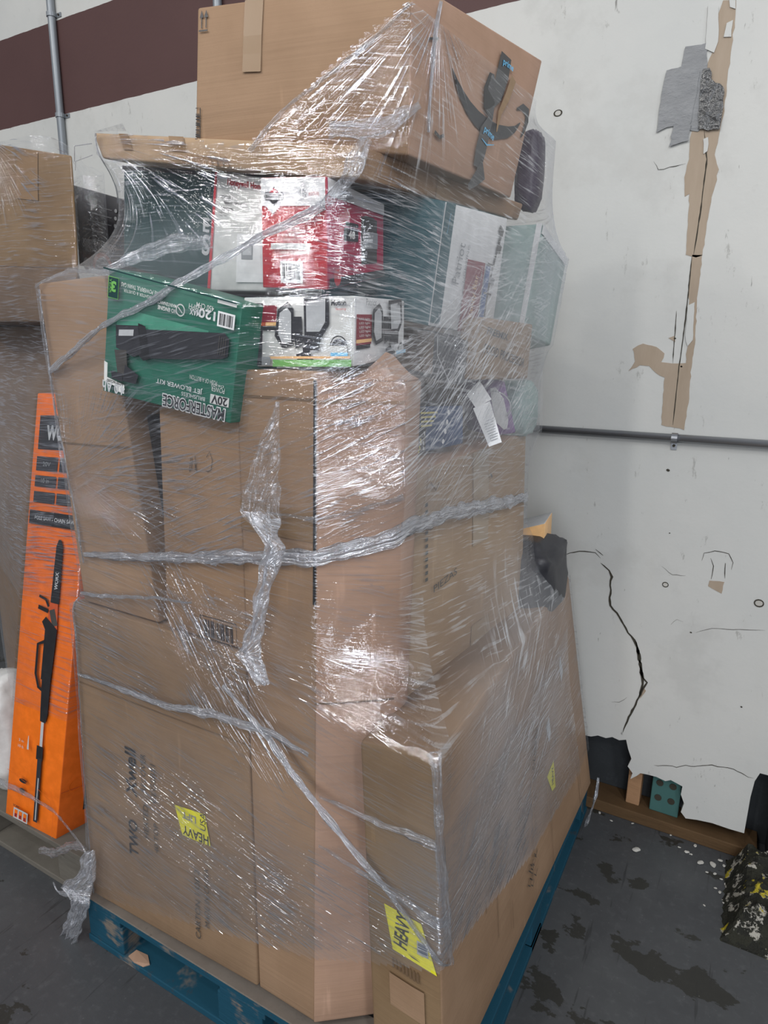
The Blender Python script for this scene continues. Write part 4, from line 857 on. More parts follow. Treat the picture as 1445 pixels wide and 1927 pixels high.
f.poly([(.57, .44), (.72, .44), (.74, .50), (.70, .53), (.56, .52)], 'rust'); f.strip([(.62, .455), (.70, .49)], .022, 'ink_soft')
f.strip([(.38, .43), (.50, .435), (.56, .45)], .008, 'ink'); f.strip([(.38, .455), (.56, .46)], .012, 'ink')
f.strip([(.50, .48), (.64, .50), (.62, .62)], [.022, .048, .040], 'ink'); f.strip([(.55, .53), (.43, .54), (.43, .61), (.50, .64), (.58, .645)], .010, 'ink')
f.strip([(.63, .60), (.64, .70), (.63, .72)], [.036, .030, .022], 'ink'); f.strip([(.63, .72), (.635, .80)], .011, 'light_grey')
f.strip([(.62, .78), (.62, .815)], .026, 'ink'); f.strip([(.63, .81), (.635, .975)], .017, 'dark_print'); f.strip([(.636, .86), (.637, .97)], .004, 'light_grey')
f.text('3 m', .26, .785, .022, .009, 'light_grey'); f.text('10 ft', .26, .80, .025, .009, 'light_grey'); f.strip([(.40, .80), (.40, .765)], [.008, .002], 'light_grey')
f.rect(.14, .845, .27, .875, 'orange_deep') if False else None
f.disc(.35, .885, .016, .007, 'ink'); f.disc(.35, .91, .012, .008, 'ink_soft'); f.text('56', .36, .92, .010, .005, 'ink')
f.text('SCAN', .26, .957, .026, .007, 'ink', 0, .02)
f.rect(.22, .962, .50, .99, 'light_grey')
for k in range(3): f.rect(.24+.09*k, .966, .30+.09*k, .986, 'orange'); f.rect(.25+.09*k, .976, .29+.09*k, .985, 'maroon')
f.strip([(.66, .885), (.90, .90), (.97, .93), (.98, .99)], .0014, 'orange_deep'); f.strip([(.05, .87), (.5, .885)], .0012, 'orange_deep')
f.done('printed_artwork', t)
f = face(t, 'Or', 'right'); f.rect(.42, .855, 1.0, .955, 'ink'); f.text('WORX', .75, .905, .085, .055, 'light_grey', -95, .03); f.ring(.25, .875, .020, .0012, 'orange'); f.strip([(.01, .88), (.99, .90)], .0014, 'rust'); f.done('printed_artwork', t)
t = carton('Ht', 'heater_carton', 'black upside down heater carton between the two stacks', 'carton', {'front': 'dark_print'}, .001, bevel=.002)
f = face(t, 'Ht', 'front')
f.rect(.0, .0, .06, 1, 'ink'); f.rect(.10, .60, .99, .78, 'ink'); f.text('TANK TOP HEATER', .45, .765, .11, .014, 'light_grey', 180, .02); f.text('CALENTADOR DE PROPANO', .50, .71, .155, .014, 'light_grey', 180, .02); f.text('CHAUFFERETTE POUR RESERVOIR', .53, .655, .165, .012, 'light_grey', 180, .02)
for k in range(3): f.text('propane heater with tip over safety', .55, .18+.10*k, .11, .005, 'grey', 180); f.disc(.90, .17+.10*k, .006, .006, 'grey')
f.text('30,000 BTU OUTPUT', .40, .50, .10, .006, 'light_grey', 180)
f.rect(.14, .79, .99, 1.0, 'ink_soft'); f.ring(.62, .99, .045, .014, 'rust', 0, 180); f.ring(.62, .99, .058, .0015, 'light_grey', 0, 180); f.disc(.22, .96, .016, .020, 'light_grey')
f.done('printed_artwork', t)
mb = MB(); mb.box(-2.02, -1.84, 1.78, 2.0, .137, 1.741, 'kraft_dark'); o = mb.build('body', None, bevel=.005)
tag(o, 'plain dark carton column under the black heater carton', 'carton'); o.name = 'carton'
sack('white_sack', 'white printed sack at the foot of the left stack', (-1.93, 1.03, .137), (.12, .10, .24), 'paper', 8)

# ================================================================== STRETCH FILM
def box_section(v, z):
    E = ((0,1),(1,2),(2,3),(3,0),(4,5),(5,6),(6,7),(7,4),(0,4),(1,5),(2,6),(3,7))
    pts = []
    for a, b in E:
        za, zb = v[a][2], v[b][2]
        if (za-z)*(zb-z) <= 0 and abs(za-zb) > 1e-6:
            t = (z-za)/(zb-za); pts.append((v[a][0]+(v[b][0]-v[a][0])*t, v[a][1]+(v[b][1]-v[a][1])*t))
    return pts

def convex(pts):
    pts = sorted(set(pts))
    def half(ps):
        h = []
        for p in ps:
            while len(h) > 1 and (h[-1][0]-h[-2][0])*(p[1]-h[-2][1])-(h[-1][1]-h[-2][1])*(p[0]-h[-2][0]) <= 0: h.pop()
            h.append(p)
        return h[:-1]
    return half(pts)+half(pts[::-1])

class Hull:
    """stretch film pulled round a stack: radius over angle and height, relaxed like a membrane"""
    def __init__(s, boxes, cx, cy, z0, z1, dz=.008, n=720, iters=500, off=.006, wv=.30):
        s.cx, s.cy, s.z0, s.dz, s.n = cx, cy, z0, dz, n
        s.zs = np.arange(z0, z1+dz/2, dz); s.th = np.arange(n)*2*np.pi/n
        g = np.full((len(s.zs), n), 1/.05)
        c, si = np.cos(s.th), np.sin(s.th)
        for i, z in enumerate(s.zs):
            pts = []
            for b in boxes: pts += box_section(b, min(max(z, z0), z1))
            if len(pts) < 3: continue
            h = convex(pts)
            r = np.full(n, .05)
            for k in range(len(h)):
                x0, y0 = h[k][0]-cx, h[k][1]-cy; x1, y1 = h[(k+1) % len(h)][0]-cx, h[(k+1) % len(h)][1]-cy
                nx, ny = y1-y0, x0-x1; d = nx*x0+ny*y0
                L = (nx*nx+ny*ny)**.5
                if L < 1e-9: continue
                dn = (nx*c+ny*si)
                with np.errstate(divide='ignore', invalid='ignore'):
                    t = d/dn
                px, py = t*c, t*si
                u = ((px-x0)*(x1-x0)+(py-y0)*(y1-y0))/(L*L)
                ok = (t > 0) & (u > -1e-6) & (u < 1+1e-6)
                r = np.where(ok, np.maximum(r, t), r)
            g[i] = 1/(r+off)
        lim = g.copy(); dth = 2*np.pi/n; cd = np.cos(dth)
        for k in range(iters):
            hz = (np.roll(g, 1, 1)+np.roll(g, -1, 1))/(2*cd)
            up = np.vstack([g[1:], g[-1:]]); dn = np.vstack([g[:1], g[:-1]])
            vt = 2/(1/up+1/dn)
            g = np.minimum(lim, (1-wv)*hz+wv*vt)
        s.r = 1/g
        rm = s.r.mean(0); seg = np.hypot(rm*dth, np.roll(rm, -1)-rm)
        # arc length measured from the back (+Y) so the seam is out of view
        k0 = n//4; order = (np.arange(n)+k0) % n
        u = np.zeros(n); acc = 0
        for k in order: u[k] = acc; acc += seg[k]
        s.u = u
    def rad(s, th, z):
        a = (th % (2*np.pi))/(2*np.pi)*s.n; i = int(a) % s.n; f = a-int(a); j = (i+1) % s.n
        b = min(max((z-s.z0)/s.dz, 0), len(s.zs)-1.001); k = int(b); h = b-k
        return (s.r[k, i]*(1-f)+s.r[k, j]*f)*(1-h)+(s.r[k+1, i]*(1-f)+s.r[k+1, j]*f)*h
    def snap(s, p, off=.0):
        dx, dy = p[0]-s.cx, p[1]-s.cy; th = math.atan2(dy, dx); r = s.rad(th, p[2])+off
        return (s.cx+r*math.cos(th), s.cy+r*math.sin(th), p[2])
    def uz(s, p):
        th = math.atan2(p[1]-s.cy, p[0]-s.cx) % (2*math.pi); i = int(th/(2*math.pi)*s.n) % s.n
        return (float(s.u[i]), p[2])

MAIN = ['Bg', 'Sk', 'Pg', 'T','F','Gd','Hn','R','Pt','G2','K','Bl','A','B','Cc','Dk','L1','D','He','M','Fp','Db','Jb','Pb','c1','c2','c3']
H1 = Hull([BX[k] for k in MAIN], -.82, 1.42, .12, 2.12)
H2 = Hull([BX[k] for k in ('LT','LM','LL','Or')], -1.85, 1.42, .14, 2.04)

def lerp_rows(tab, x):
    if x <= tab[0][0]: return tab[0][1]
    for (a, va), (b, vb) in zip(tab[:-1], tab[1:]):
        if x <= b: return va+(vb-va)*(x-a)/max(1e-9, b-a)
    return tab[-1][1]
def ss(a, b, x):
    t = min(1, max(0, (x-a)/(b-a))); return t*t*(3-2*t)
ACROSS, ALONG = 185., 8.
def lin(u, z, ang):                         # straight stretch lines at an angle (degrees, anticlockwise from level)
    c, s = math.cos(R(ang)), math.sin(R(ang)); a, b = u*c+z*s, -u*s+z*c
    b += .006*mnoise.noise(Vector((a*5, b*6, ang)))+.003*mnoise.noise(Vector((a*14, b*10, ang+3)))
    return a*ALONG, b*ACROSS
def fan(u, z, c, k=1.0):                    # lines spreading from a gathered point
    dx, dz = u-c[0], z-c[1]; d = math.hypot(dx, dz)+1e-5; return d*ALONG, math.atan2(dz, dx)*34*k
def blob(u, z, c, ru, rz, rot=0):
    a, b = u-c[0], z-c[1]; q, s = math.cos(R(rot)), math.sin(R(rot)); x = (a*q+b*s)/ru; y = (-a*s+b*q)/rz
    return 1-ss(.45, 1.0, math.hypot(x, y))
def film_sheet(H, name, parent, off, zlow, zhigh, fields, m, nth=1, label=None, amp=.0015, seed=0, span=None):
    ths = range(0, H.n, nth); zs = H.zs; vs_, A, B, Cc_, HZ, vid = [], [], [], [], [], {}
    for i, z in enumerate(zs):
        for j in ths:
            u = H.u[j]; r = H.r[i, j]+off; th = H.th[j]
            r += amp*(1+mnoise.noise(Vector((u*7, z*7, seed))))+sum(h_*math.exp(-((u-c[0])/a_)**2-((z-c[1])/b_)**2) for c, a_, b_, h_ in (glare_bumps if H is H1 else ()))
            x, y = H.cx+r*math.cos(th), H.cy+r*math.sin(th); vid[i, j] = len(vs_)
            vs_.append((x, y, z)); q = fields(u, z); a, b, c = q[:3]; HZ.append(q[3] if len(q) > 3 else 0); A.append(a); B.append(b); Cc_.append(c)
    fs = []; L = list(ths)
    for i in range(len(zs)-1):
        for a in range(len(L)):
            j, k = L[a], L[(a+1) % len(L)]; u = H.u[j]; zc = zs[i]+H.dz/2
            if span and not (span[0] < u < span[1]): continue
            if zlow(u) < zc < zhigh(u): fs.append((vid[i, j], vid[i, k], vid[i+1, k], vid[i+1, j]))
    used = sorted({v for f in fs for v in f}); re = {v: n for n, v in enumerate(used)}
    me = mesh(name, [vs_[v] for v in used], [[re[v] for v in f] for f in fs], [m], None, True)
    for nm, D in (('sa', A), ('sb', B), ('sc', Cc_)):
        at = me.attributes.new(nm, 'FLOAT_VECTOR', 'POINT'); at.data.foreach_set('vector', [c for v in used for c in D[v]])
    at = me.attributes.new('hz', 'FLOAT', 'POINT'); at.data.foreach_set('value', [HZ[v] for v in used])
    return link(name, me, parent, label)

U = lambda p: H1.uz(p)
# where the film is gathered (world points on the wrap)
c_left, c_dn, c_corner, c_flat, c_top, c_r = [U(p) for p in [(-1.267, 0.8729, 1.243), (-0.337, 0.8701, 0.4683), (-1.148, 0.9119, 1.889), (-1.142, 0.9124, 1.888), (-0.5114, 1.066, 2.043), (-0.4996, 0.9439, 1.338)]]
q_b, q_low, q_mid, q_right, q_br, q_top, q_teal, q_up, q_bag, q_print, q_smile, q_blow, q_low2, q_grey = [U(p) for p in [(-0.5549, 0.8993, 1.356), (-0.9062, 0.8526, 0.4622), (-0.8408, 0.8427, 0.8962), (-0.4736, 1.221, 1.453), (-0.3577, 1.299, 0.6528), (-0.585, 0.9706, 1.923), (-0.5397, 1.04, 1.676), (-1.047, 0.9137, 1.734), (-0.4609, 1.477, 1.911), (-0.721, 0.8992, 1.691), (-0.4911, 1.223, 1.94), (-0.8992, 0.8379, 1.521), (-0.8856, 0.854, 0.3132), (-0.9384, 0.8606, 1.656)]]
def fields(u, z):
    n1 = mnoise.noise(Vector((u*2.2, z*2.2, 3)))
    la = lin(u, z, -5); A = (la[0], la[1], (.70+.25*n1)*(1-.7*blob(u, z, q_print, .28, .17))*(1-.6*blob(u, z, q_smile, .18, .22))*(1-.35*blob(u, z, q_blow, .24, .18)))
    cand = [(blob(u, z, (c_left[0]+.15, c_left[1]+.03), .32, .20), fan(u, z, c_left, 1.3)),
            (blob(u, z, q_b, .24, .20), lin(u, z, 26)),
            (blob(u, z, (q_right[0]+.02, q_right[1]), .42, .24, 30), lin(u, z, 38)),
            (blob(u, z, q_br, .52, .36, 55), fan(u, z, (c_dn[0]-.25, c_dn[1]-.30), 1.6)),
            (blob(u, z, (c_top[0]-.1, c_top[1]-.05), .30, .26), fan(u, z, c_top, .8)),
            (blob(u, z, (c_flat[0]+.16, c_flat[1]-.10), .26, .16), fan(u, z, c_flat, .8))]
    w_, co_ = max(cand, key=lambda c: c[0]); Bf = (co_[0], co_[1]+31, w_)
    cand = [(blob(u, z, q_low, .42, .26, -12), lin(u, z, -14)), (1.25*blob(u, z, q_low2, .50, .085, -13), lin(u*.8, z*.55, -8)), (blob(u, z, q_mid, .34, .13, -48), lin(u, z, -50)), (.9*blob(u, z, q_teal, .22, .13), lin(u, z, -9))]
    w_, co_ = max(cand, key=lambda c: c[0]); Cf = (co_[0]+17, co_[1]+5, w_)
    hz = .30*blob(u, z, q_br, .60, .45, 55)+.28*ss(q_bag[0]+.0, q_bag[0]+.06, u)*ss(1.5, 1.7, z)+.16*blob(u, z, q_right, .5, .35, 30)+.05*blob(u, z, c_left, .35, .5)+.06*blob(u, z, q_low, .5, .35)+.10*blob(u, z, q_grey, .30, .12)
    return A, Bf, Cf, hz
glare_bumps = [(U([(-0.5093, 0.9366, 1.28)][0]), .08, .05, .034), (U([(-0.4912, 0.9778, 1.308)][0]), .03, .03, .012)]  # swellings added to the film's shape so it catches a glare
tab_low = [(U(p)[0], p[2]) for p in [(-1.315, 0.862, 0.14), (-0.89, 0.8552, 0.2576), (-0.6126, 0.8489, 0.341), (-0.4767, 0.8429, 0.4122), (-0.3369, 0.8527, 0.4818), (-0.3276, 1.359, 0.3267), (-0.318, 1.869, 0.2725)]]
tab_high = [(U(p)[0], p[2]) for p in [(-1.146, 0.9121, 1.903), (-0.9815, 0.9164, 1.869), (-0.7921, 0.9231, 1.836), (-0.7322, 0.9329, 1.87), (-0.6636, 0.9549, 1.93), (-0.5811, 0.9785, 1.986), (-0.5327, 0.9895, 2.013)]]
def zlow(u): return lerp_rows(tab_low, u) if u > tab_low[0][0] else .14
def zhigh(u): return lerp_rows(tab_high, u) if u > tab_high[0][0] else 1.87
back_end = max(H1.u)
wrap = thing('stretch_wrap', 'clear stretch film wound around the main stack of cartons', 'wrap', (-.82, 1.42, .137))
film_sheet(H1, 'film_sheet', wrap, .0, zlow, zhigh, fields, 'film')
# second turn of film: overlapping bands whose edges show
def band(pts_lo, pts_hi, seed, off, ang, m='film_loose', k=1.0):
    lo = [(U(p)[0], p[2]) for p in pts_lo]; hi = [(U(p)[0], p[2]) for p in pts_hi]
    def fl(u, z):
        a = lin(u+seed, z, ang); b = lin(u+seed*2, z, ang+14); w_ = ss(.0, .4, mnoise.noise(Vector((u*3, z*3, seed+4)))+.1)
        return (a[0], a[1], .7*k), (b[0], b[1], w_*k), (0, 0, 0)
    wob = lambda u: .004*mnoise.noise(Vector((u*12, seed, 0)))
    film_sheet(H1, 'film_band', wrap, off, lambda u: lerp_rows(lo, u)+wob(u), lambda u: lerp_rows(hi, u)+wob(u+5), fl, m, 1, None, .002, seed, (lo[0][0], lo[-1][0]))
band([(-1.291, 0.8656, 0.7503), (-1.006, 0.8515, 0.7739), (-0.8176, 0.8421, 0.8124), (-0.6325, 0.8334, 0.7998), (-0.4747, 0.8313, 0.7114), (-0.3371, 0.8582, 0.4764)], [(-1.275, 0.8662, 0.9706), (-0.9985, 0.8651, 1.032), (-0.8226, 0.8614, 1.057), (-0.6471, 0.8589, 1.078), (-0.5325, 0.919, 1.116), (-0.3972, 1.366, 0.9162)], 1.3, .0035, -18)
band([(-1.26, 0.8752, 1.04), (-1.011, 0.8672, 1.083), (-0.7933, 0.8616, 1.127), (-0.612, 0.8583, 1.16), (-0.4936, 0.9786, 1.204), (-0.4767, 1.586, 1.145)], [(-1.263, 0.865, 1.456), (-1.064, 0.8386, 1.539), (-0.7504, 0.8359, 1.546), (-0.612, 0.8622, 1.474), (-0.5209, 0.9934, 1.527), (-0.4564, 1.442, 1.759)], 2.1, .0045, 12)
band([(-1.318, 0.8632, 0.1766), (-0.9719, 0.857, 0.267), (-0.6113, 0.8475, 0.3764), (-0.3381, 0.8525, 0.5095), (-0.3302, 1.361, 0.3509), (-0.3186, 1.836, 0.2734)], [(-1.311, 0.8651, 0.4283), (-0.9489, 0.8528, 0.524), (-0.6034, 0.8392, 0.6059), (-0.3527, 0.8245, 0.7476), (-0.3574, 1.177, 0.7213), (-0.4064, 1.958, 0.7704)], 3.7, .0055, -16)
band([(-0.7024, 0.8527, 1.588), (-0.603, 0.8792, 1.586), (-0.5401, 0.9538, 1.567), (-0.5081, 1.048, 1.529), (-0.4786, 1.225, 1.514), (-0.4616, 1.641, 1.546)], [(-0.7504, 0.9184, 1.786), (-0.6278, 0.9225, 1.775), (-0.556, 0.975, 1.761), (-0.5118, 1.112, 1.766), (-0.4741, 1.336, 1.771), (-0.4455, 1.668, 1.746)], 4.4, .0045, -10, 'film_loose', .35)

# gathered cords of film
def cord(H, pts, rad, name, parent, m='film_rope', seed=0, flat=1.0, off=.003, jit=.7, snap=True):
    P = [Vector(p) for p in pts]; out = []
    for a, b in zip(P[:-1], P[1:]):
        k = max(2, int((b-a).length/.006)); out += [a+(b-a)*i/k for i in range(k)]
    out.append(P[-1])
    if snap: out = [Vector(H.snap(p, off+.002*mnoise.noise(p*30+Vector((seed, 0, 0))))) for p in out]
    sm = out[:]
    for _ in range(6): sm = [sm[0]]+[(sm[i-1]+sm[i]*2+sm[i+1])/4 for i in range(1, len(sm)-1)]+[sm[-1]]
    sm = [p+Vector((0, 0, .0022*mnoise.noise(p*45+Vector((seed, 5, 0))))) for p in sm]
    n = len(sm); rr = rad if isinstance(rad, (tuple, list)) else (rad, rad, rad)
    rs = []
    for i in range(n):
        t = i/(n-1)*(len(rr)-1); k = min(int(t), len(rr)-2); rs.append((rr[k]*(1-(t-k))+rr[k+1]*(t-k))*(1+.35*mnoise.noise(sm[i]*38+Vector((seed, 0, 0)))))
    seg = 14; V_, F_, UV = [], [], []; L = 0
    for i, p in enumerate(sm):
        t = (sm[min(i+1, n-1)]-sm[max(i-1, 0)]).normalized()
        o_ = Vector((p.x-H.cx, p.y-H.cy, 0)).normalized() if H else Vector((0, -1, 0)); a = t.cross(o_).normalized()
        if i: L += (p-sm[i-1]).length
        for j in range(seg+1):
            q = 2*math.pi*j/seg; fold = 1+jit*mnoise.noise(Vector((math.cos(q)*2.2, math.sin(q)*2.2, L*14+seed)))
            V_.append(p+(a*math.cos(q)+o_*math.sin(q)*flat)*rs[i]*fold); UV.append((L*22, j*1.3))
    for i in range(n-1):
        for j in range(seg): F_.append((i*(seg+1)+j, i*(seg+1)+j+1, (i+1)*(seg+1)+j+1, (i+1)*(seg+1)+j))
    me = mesh(name, V_, F_, [m], None, True); uv = me.uv_layers.new(name='UVMap')
    for l in me.loops: uv.data[l.index].uv = UV[l.vertex_index]
    return link(name, me, parent)
cord(H1, [(-1.242, 0.8749, 1.063), (-1.01, 0.867, 1.097), (-0.7932, 0.8621, 1.137), (-0.6127, 0.8593, 1.165), (-0.5478, 0.9076, 1.184), (-0.4931, 0.9875, 1.21), (-0.4866, 1.147, 1.204), (-0.4783, 1.612, 1.154)], (.006, .010, .012, .015, .014, .017, .010), 'film_cord', wrap, seed=1, flat=.28)
cord(H1, [(-1.29, 0.8688, 1.456), (-1.062, 0.8382, 1.551), (-0.9169, 0.8359, 1.592), (-0.8031, 0.8743, 1.655), (-0.7313, 0.8983, 1.692), (-0.6307, 0.9205, 1.731)], (.009, .007, .005, .006, .007, .007), 'film_cord', wrap, seed=2, flat=.4)
cord(H1, [(-0.8125, 0.8406, 0.8826), (-0.708, 0.8367, 0.8108), (-0.635, 0.8354, 0.743), (-0.5417, 0.8345, 0.67), (-0.4323, 0.8352, 0.587), (-0.3367, 0.8696, 0.4656)], (.004, .006, .006, .004, .003), 'film_cord', wrap, seed=3, flat=.5)
cord(H1, [(-1.293, 0.8662, 0.7657), (-1.166, 0.8595, 0.7746), (-1.005, 0.8513, 0.7804), (-0.8468, 0.8436, 0.8084), (-0.7081, 0.8372, 0.8215), (-0.6085, 0.8327, 0.8085)], (.004, .005, .007, .009, .008, .004), 'film_cord', wrap, seed=4, flat=.3)
cord(H1, [(-1.277, 0.8644, 0.9671), (-1.17, 0.869, 0.9821), (-1.015, 0.8645, 1.012), (-0.9073, 0.8616, 1.023)], (.004, .0035, .002), 'film_cord', wrap, seed=5, flat=.4)
cord(H1, [(-0.5708, 0.949, 1.825), (-0.5761, 0.9301, 1.792), (-0.591, 0.928, 1.764), (-0.6061, 0.9287, 1.754), (-0.6307, 0.9205, 1.731)], (.010, .013, .010, .006), 'film_cord', wrap, 'film_thin', 6, .3, .006)
cord(H1, [(-0.6313, 0.9366, 1.842), (-0.5808, 0.9495, 1.838), (-0.5473, 0.9733, 1.848), (-0.5162, 1.019, 1.883)], (.010, .012, .012, .006), 'film_cord', wrap, 'film_thin', 7, .3, .006)
cord(H1, [(-0.5097, 1.07, 2.045), (-0.512, 1.056, 1.991), (-0.5127, 1.05, 1.937), (-0.5128, 1.045, 1.852)], (.002, .004, .003, .002), 'film_cord', wrap, 'film_rope', 8, .5, .004)
cord(H1, [(-0.7804, 0.9223, 1.826), (-0.7145, 0.9384, 1.888), (-0.6452, 0.9575, 1.928), (-0.5642, 0.9817, 1.98), (-0.5239, 0.9898, 2.014)], (.005, .003, .003, .002), 'film_cord', wrap, 'film_thin', 9, .4, .004)
cord(H1, [(-0.5873, 0.8345, 0.7286), (-0.5409, 0.8329, 0.7315), (-0.4318, 0.8279, 0.7319), (-0.3522, 0.8244, 0.7378)], (.003, .005, .006, .010), 'film_cord', wrap, 'film_thin', 10, .3, .004)
cord(H1, [(-0.5911, 0.8389, 0.623), (-0.4976, 0.8359, 0.6108), (-0.411, 0.8338, 0.5986), (-0.3408, 0.8693, 0.5595)], (.003, .004, .006, .009), 'film_cord', wrap, 'film_thin', 11, .3, .004)
cord(H1, [(-0.7135, 0.8593, 1.232), (-0.6111, 0.8579, 1.234), (-0.5618, 0.8954, 1.245), (-0.4942, 0.9562, 1.269)], (.002, .003, .003, .004), 'film_cord', wrap, 'film_thin', 12, .4, .004)
cord(H1, [(-0.3556, 0.8223, 0.8926), (-0.3477, 0.8239, 0.7699), (-0.3421, 0.8472, 0.6106), (-0.3366, 0.8771, 0.4584)], (.009, .007, .009, .005), 'film_cord', wrap, 'film_thin', 13, .4, .002)
cord(H1, [(-1.296, 0.8661, 1.619), (-1.293, 0.8684, 1.52), (-1.286, 0.8707, 1.367), (-1.269, 0.8732, 1.231), (-1.255, 0.8744, 1.114), (-1.248, 0.875, 1.042)], (.003, .0022, .002, .003), 'film_cord', wrap, 'film_rope', 31, .6, .002)
cord(H1, [(-1.293, 0.8745, 0.9515), (-1.288, 0.8662, 0.858), (-1.298, 0.866, 0.6792), (-1.309, 0.865, 0.4743), (-1.314, 0.8638, 0.2739), (-1.314, 0.8637, 0.1453)], (.003, .002, .0018, .003), 'film_cord', wrap, 'film_rope', 32, .6, .002)
cord(H1, [(-1.144, 0.9123, 1.899), (-1.143, 0.9143, 1.854), (-1.171, 0.9465, 1.788)], (.003, .003, .002), 'film_cord', wrap, 'film_rope', 14, .5, .004)
cord(None, [(-0.3085, 1.943, 0.2221), (-0.2944, 1.902, 0.1461), (-0.2994, 1.821, 0.0927)] , (.005, .006, .008), 'film_cord', wrap, 'film_rope', 15, .4, .004, .7, False) if False else None
cord(H1, [(-1.31, 0.8621, 1.624), (-1.275, 0.8594, 1.648), (-1.242, 0.8897, 1.657), (-1.049, 0.8367, 1.639), (-0.9943, 0.8634, 1.668), (-0.9193, 0.8812, 1.684), (-0.8373, 0.8868, 1.684)], (.003, .005, .004, .005, .010, .014, .008), 'film_cord', wrap, 'film_thin', 16, .4, .004)

# loose tail hanging on the front: a clear wedge that twists into a cord
def tail_sheet(rows, name, m, y_out, folds=5, depth=.006, seed=0):
    """rows: (left point, right point) down the tail"""
    V_, F_, UV = [], [], []; n = len(rows); K = 26; L = 0
    sub = []
    for i in range(n-1):
        for k in range(10):
            t = k/10; sub.append(tuple(Vector(rows[i][s]).lerp(Vector(rows[i+1][s]), t) for s in (0, 1)))
    sub.append(tuple(Vector(x) for x in rows[-1]))
    for i, (a, b) in enumerate(sub):
        wd = (b-a).length
        if i: L += (a-sub[i-1][0]).length
        for j in range(K+1):
            t = j/K; q = a.lerp(b, t)
            d = depth*(math.sin(t*folds*math.pi*2+L*9)+1.2*mnoise.noise(Vector((t*4, L*18, seed))))
            q = q+Vector((0, -y_out-d-.004, 0))+Vector((.35*mnoise.noise(Vector((t*3, L*25, seed+3)))*min(wd, .03), 0, .15*mnoise.noise(Vector((t*3, L*25, seed+7)))*min(wd, .03)))
            V_.append(q); UV.append((L*26, t*max(.012, wd)*260))
    for i in range(len(sub)-1):
        for j in range(K): F_.append((i*(K+1)+j, i*(K+1)+j+1, (i+1)*(K+1)+j+1, (i+1)*(K+1)+j))
    me = mesh(name, V_, F_, [m], None, True); uv = me.uv_layers.new(name='UVMap')
    for l in me.loops: uv.data[l.index].uv = UV[l.vertex_index]
    return link(name, me, wrap)
ra = [(-0.6594, 0.835, 1.427), (-0.7036, 0.835, 1.342), (-0.7296, 0.833, 1.277), (-0.7385, 0.832, 1.24), (-0.7129, 0.83, 1.219), (-0.6854, 0.828, 1.198)]; rb = [(-0.6562, 0.835, 1.427), (-0.6527, 0.835, 1.347), (-0.6503, 0.833, 1.286), (-0.6515, 0.832, 1.245), (-0.6562, 0.83, 1.213), (-0.655, 0.828, 1.197)]
tail_sheet(list(zip(ra, rb)), 'film_tail', 'film_thin', .004, 3, .003, 1)
ra = [(-0.7337, 0.828, 1.245), (-0.6984, 0.826, 1.208), (-0.6744, 0.824, 1.192), (-0.6904, 0.824, 1.153), (-0.6967, 0.824, 1.104), (-0.7115, 0.824, 1.052), (-0.7302, 0.824, 1.007), (-0.7565, 0.824, 0.9739), (-0.7396, 0.824, 0.9583), (-0.7227, 0.824, 0.945), (-0.7037, 0.824, 0.9271)]; rb = [(-0.6475, 0.828, 1.238), (-0.6553, 0.826, 1.214), (-0.6444, 0.824, 1.189), (-0.6472, 0.824, 1.161), (-0.671, 0.824, 1.109), (-0.6853, 0.824, 1.058), (-0.6984, 0.824, 1.015), (-0.6919, 0.824, 0.9961), (-0.6923, 0.824, 0.9808), (-0.6858, 0.824, 0.961), (-0.677, 0.824, 0.9345)]
tail_sheet(list(zip(ra, rb)), 'film_tail', 'film_rope', .006, 4, .005, 2)
# tail hanging off the lower left corner and the strand to the other pallet
ra = [(-1.284, 0.84, 0.3048), (-1.318, 0.838, 0.2286), (-1.388, 0.83, 0.162), (-1.344, 0.83, 0.1425), (-1.382, 0.83, 0.05732), (-1.43, 0.83, -0.02762), (-1.464, 0.83, -0.1129)]; rb = [(-1.257, 0.84, 0.3169), (-1.267, 0.838, 0.2213), (-1.265, 0.83, 0.1971), (-1.268, 0.83, 0.1644), (-1.309, 0.83, 0.09491), (-1.345, 0.83, 0.01805), (-1.393, 0.83, -0.07691)]
tail_sheet(list(zip(ra, rb)), 'film_tail', 'film_rope', .0, 4, .006, 3)
cord(H1, [(-1.463, 0.85, 0.1182), (-1.441, 0.845, 0.09916), (-1.382, 0.84, 0.1273), (-1.304, 0.84, 0.2337)], (.003, .007, .005, .004), 'film_cord', wrap, 'film_rope', 20, .5, 0, .8, False)
cord(H1, [(-1.299, 0.85, 0.2519), (-1.31, 0.85, 0.2859), (-1.407, 0.875, 0.2895), (-1.51, 0.9, 0.2874), (-1.663, 0.92, 0.2652), (-1.907, 0.95, 0.2141)], (.006, .004, .005, .006, .008, .010), 'film_cord', wrap, 'film_thin', 21, .4, 0, .8, False)
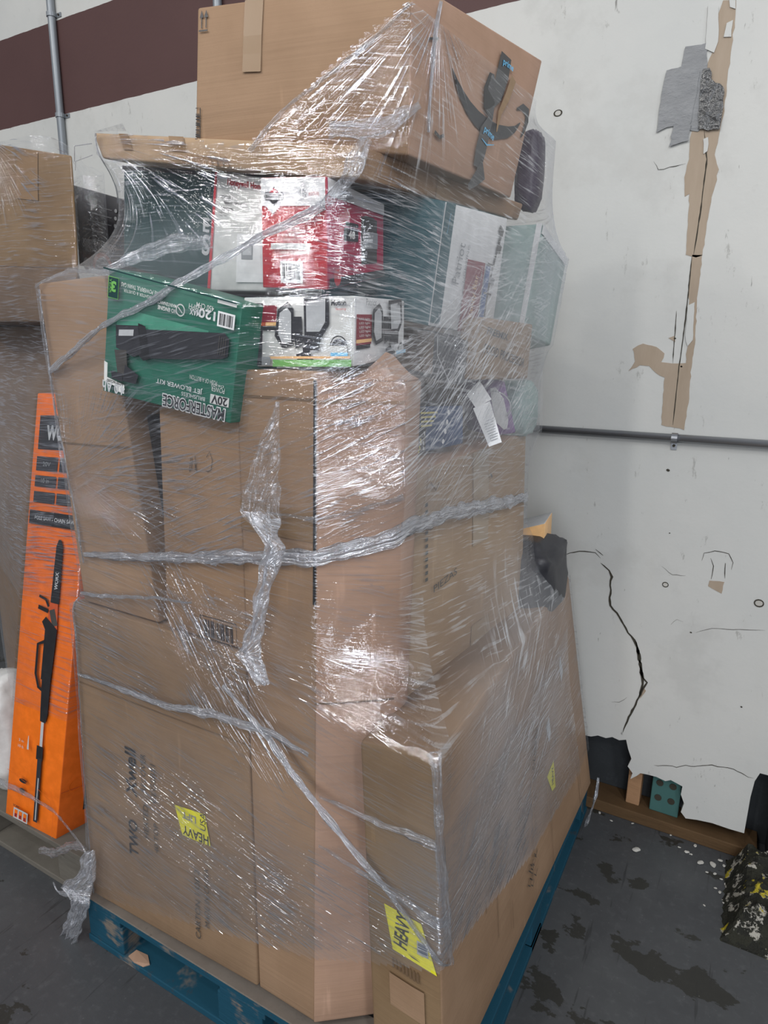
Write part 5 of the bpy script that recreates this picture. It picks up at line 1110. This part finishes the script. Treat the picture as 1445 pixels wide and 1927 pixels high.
cord(H1, [(-1.595, 0.9, 0.1226), (-1.516, 0.89, 0.1567), (-1.384, 0.87, 0.2547), (-1.318, 0.855, 0.282)], (.008, .012, .010, .006), 'film_cord', wrap, 'film_thin', 22, .5, 0, .9, False)
cord(H1, [(-.285, 2.0, .16), (-.283, 1.97, .10), (-.286, 1.86, .075)], (.005, .008, .012), 'film_cord', wrap, 'film_rope', 23, .4, 0, .8, False)
# small free corner of film above the flat carton
mb = MB(); pts_ = [(-1.147, 0.91, 1.901), (-1.091, 0.9, 1.898), (-1.066, 0.91, 1.904), (-1.069, 0.92, 1.894)]; mb.add(pts_, [(0, 1, 2, 3)], 'film_thin'); mb.build('film_corner', wrap)

# film over the left stack
V2 = lambda p: H2.uz(p)
lc, lc2 = [V2(p) for p in [(-1.856, 1.144, 2.041), (-2.397, 1.13, 0.8482)]]
lq = [V2(p) for p in [(-1.604, 1.011, 1.002), (-1.739, 1.135, 1.582)]]
def fields2(u, z):
    a = lin(u, z, -3); b = fan(u, z, lc, .8); c = lin(u, z, 8)
    return (a[0], a[1], .8), (b[0], b[1], blob(u, z, lc, .45, .25)), (c[0], c[1], blob(u, z, lq[0], .5, .17))
wrap2 = thing('stretch_wrap', 'clear stretch film around the left stack and its orange carton', 'wrap', (-1.85, 1.42, .137))
film_sheet(H2, 'film_sheet', wrap2, .0, lambda u: .52, lambda u: 2.03, fields2, 'film')
film_sheet(H2, 'film_band', wrap2, .004, lambda u: .84+.03*mnoise.noise(Vector((u*5, 0, 0))), lambda u: 1.72+.03*mnoise.noise(Vector((u*5, 3, 0))), lambda u, z: ((*lin(u+3, z, 2), .9), (0, 0, 0), (0, 0, 0)), 'film_loose', seed=3)
mb = MB(); mb.tube([(-1.54, 1.16, 1.955), (-1.35, 1.02, 1.93), (-1.165, .918, 1.885)], .0009, 'film_rope', 6); mb.build('film_strand', wrap2)
mb = MB(); mb.tube([(-1.54, 1.16, 1.935), (-1.35, 1.02, 1.90), (-1.165, .918, 1.865)], .0007, 'film_rope', 6); mb.build('film_strand', wrap2)
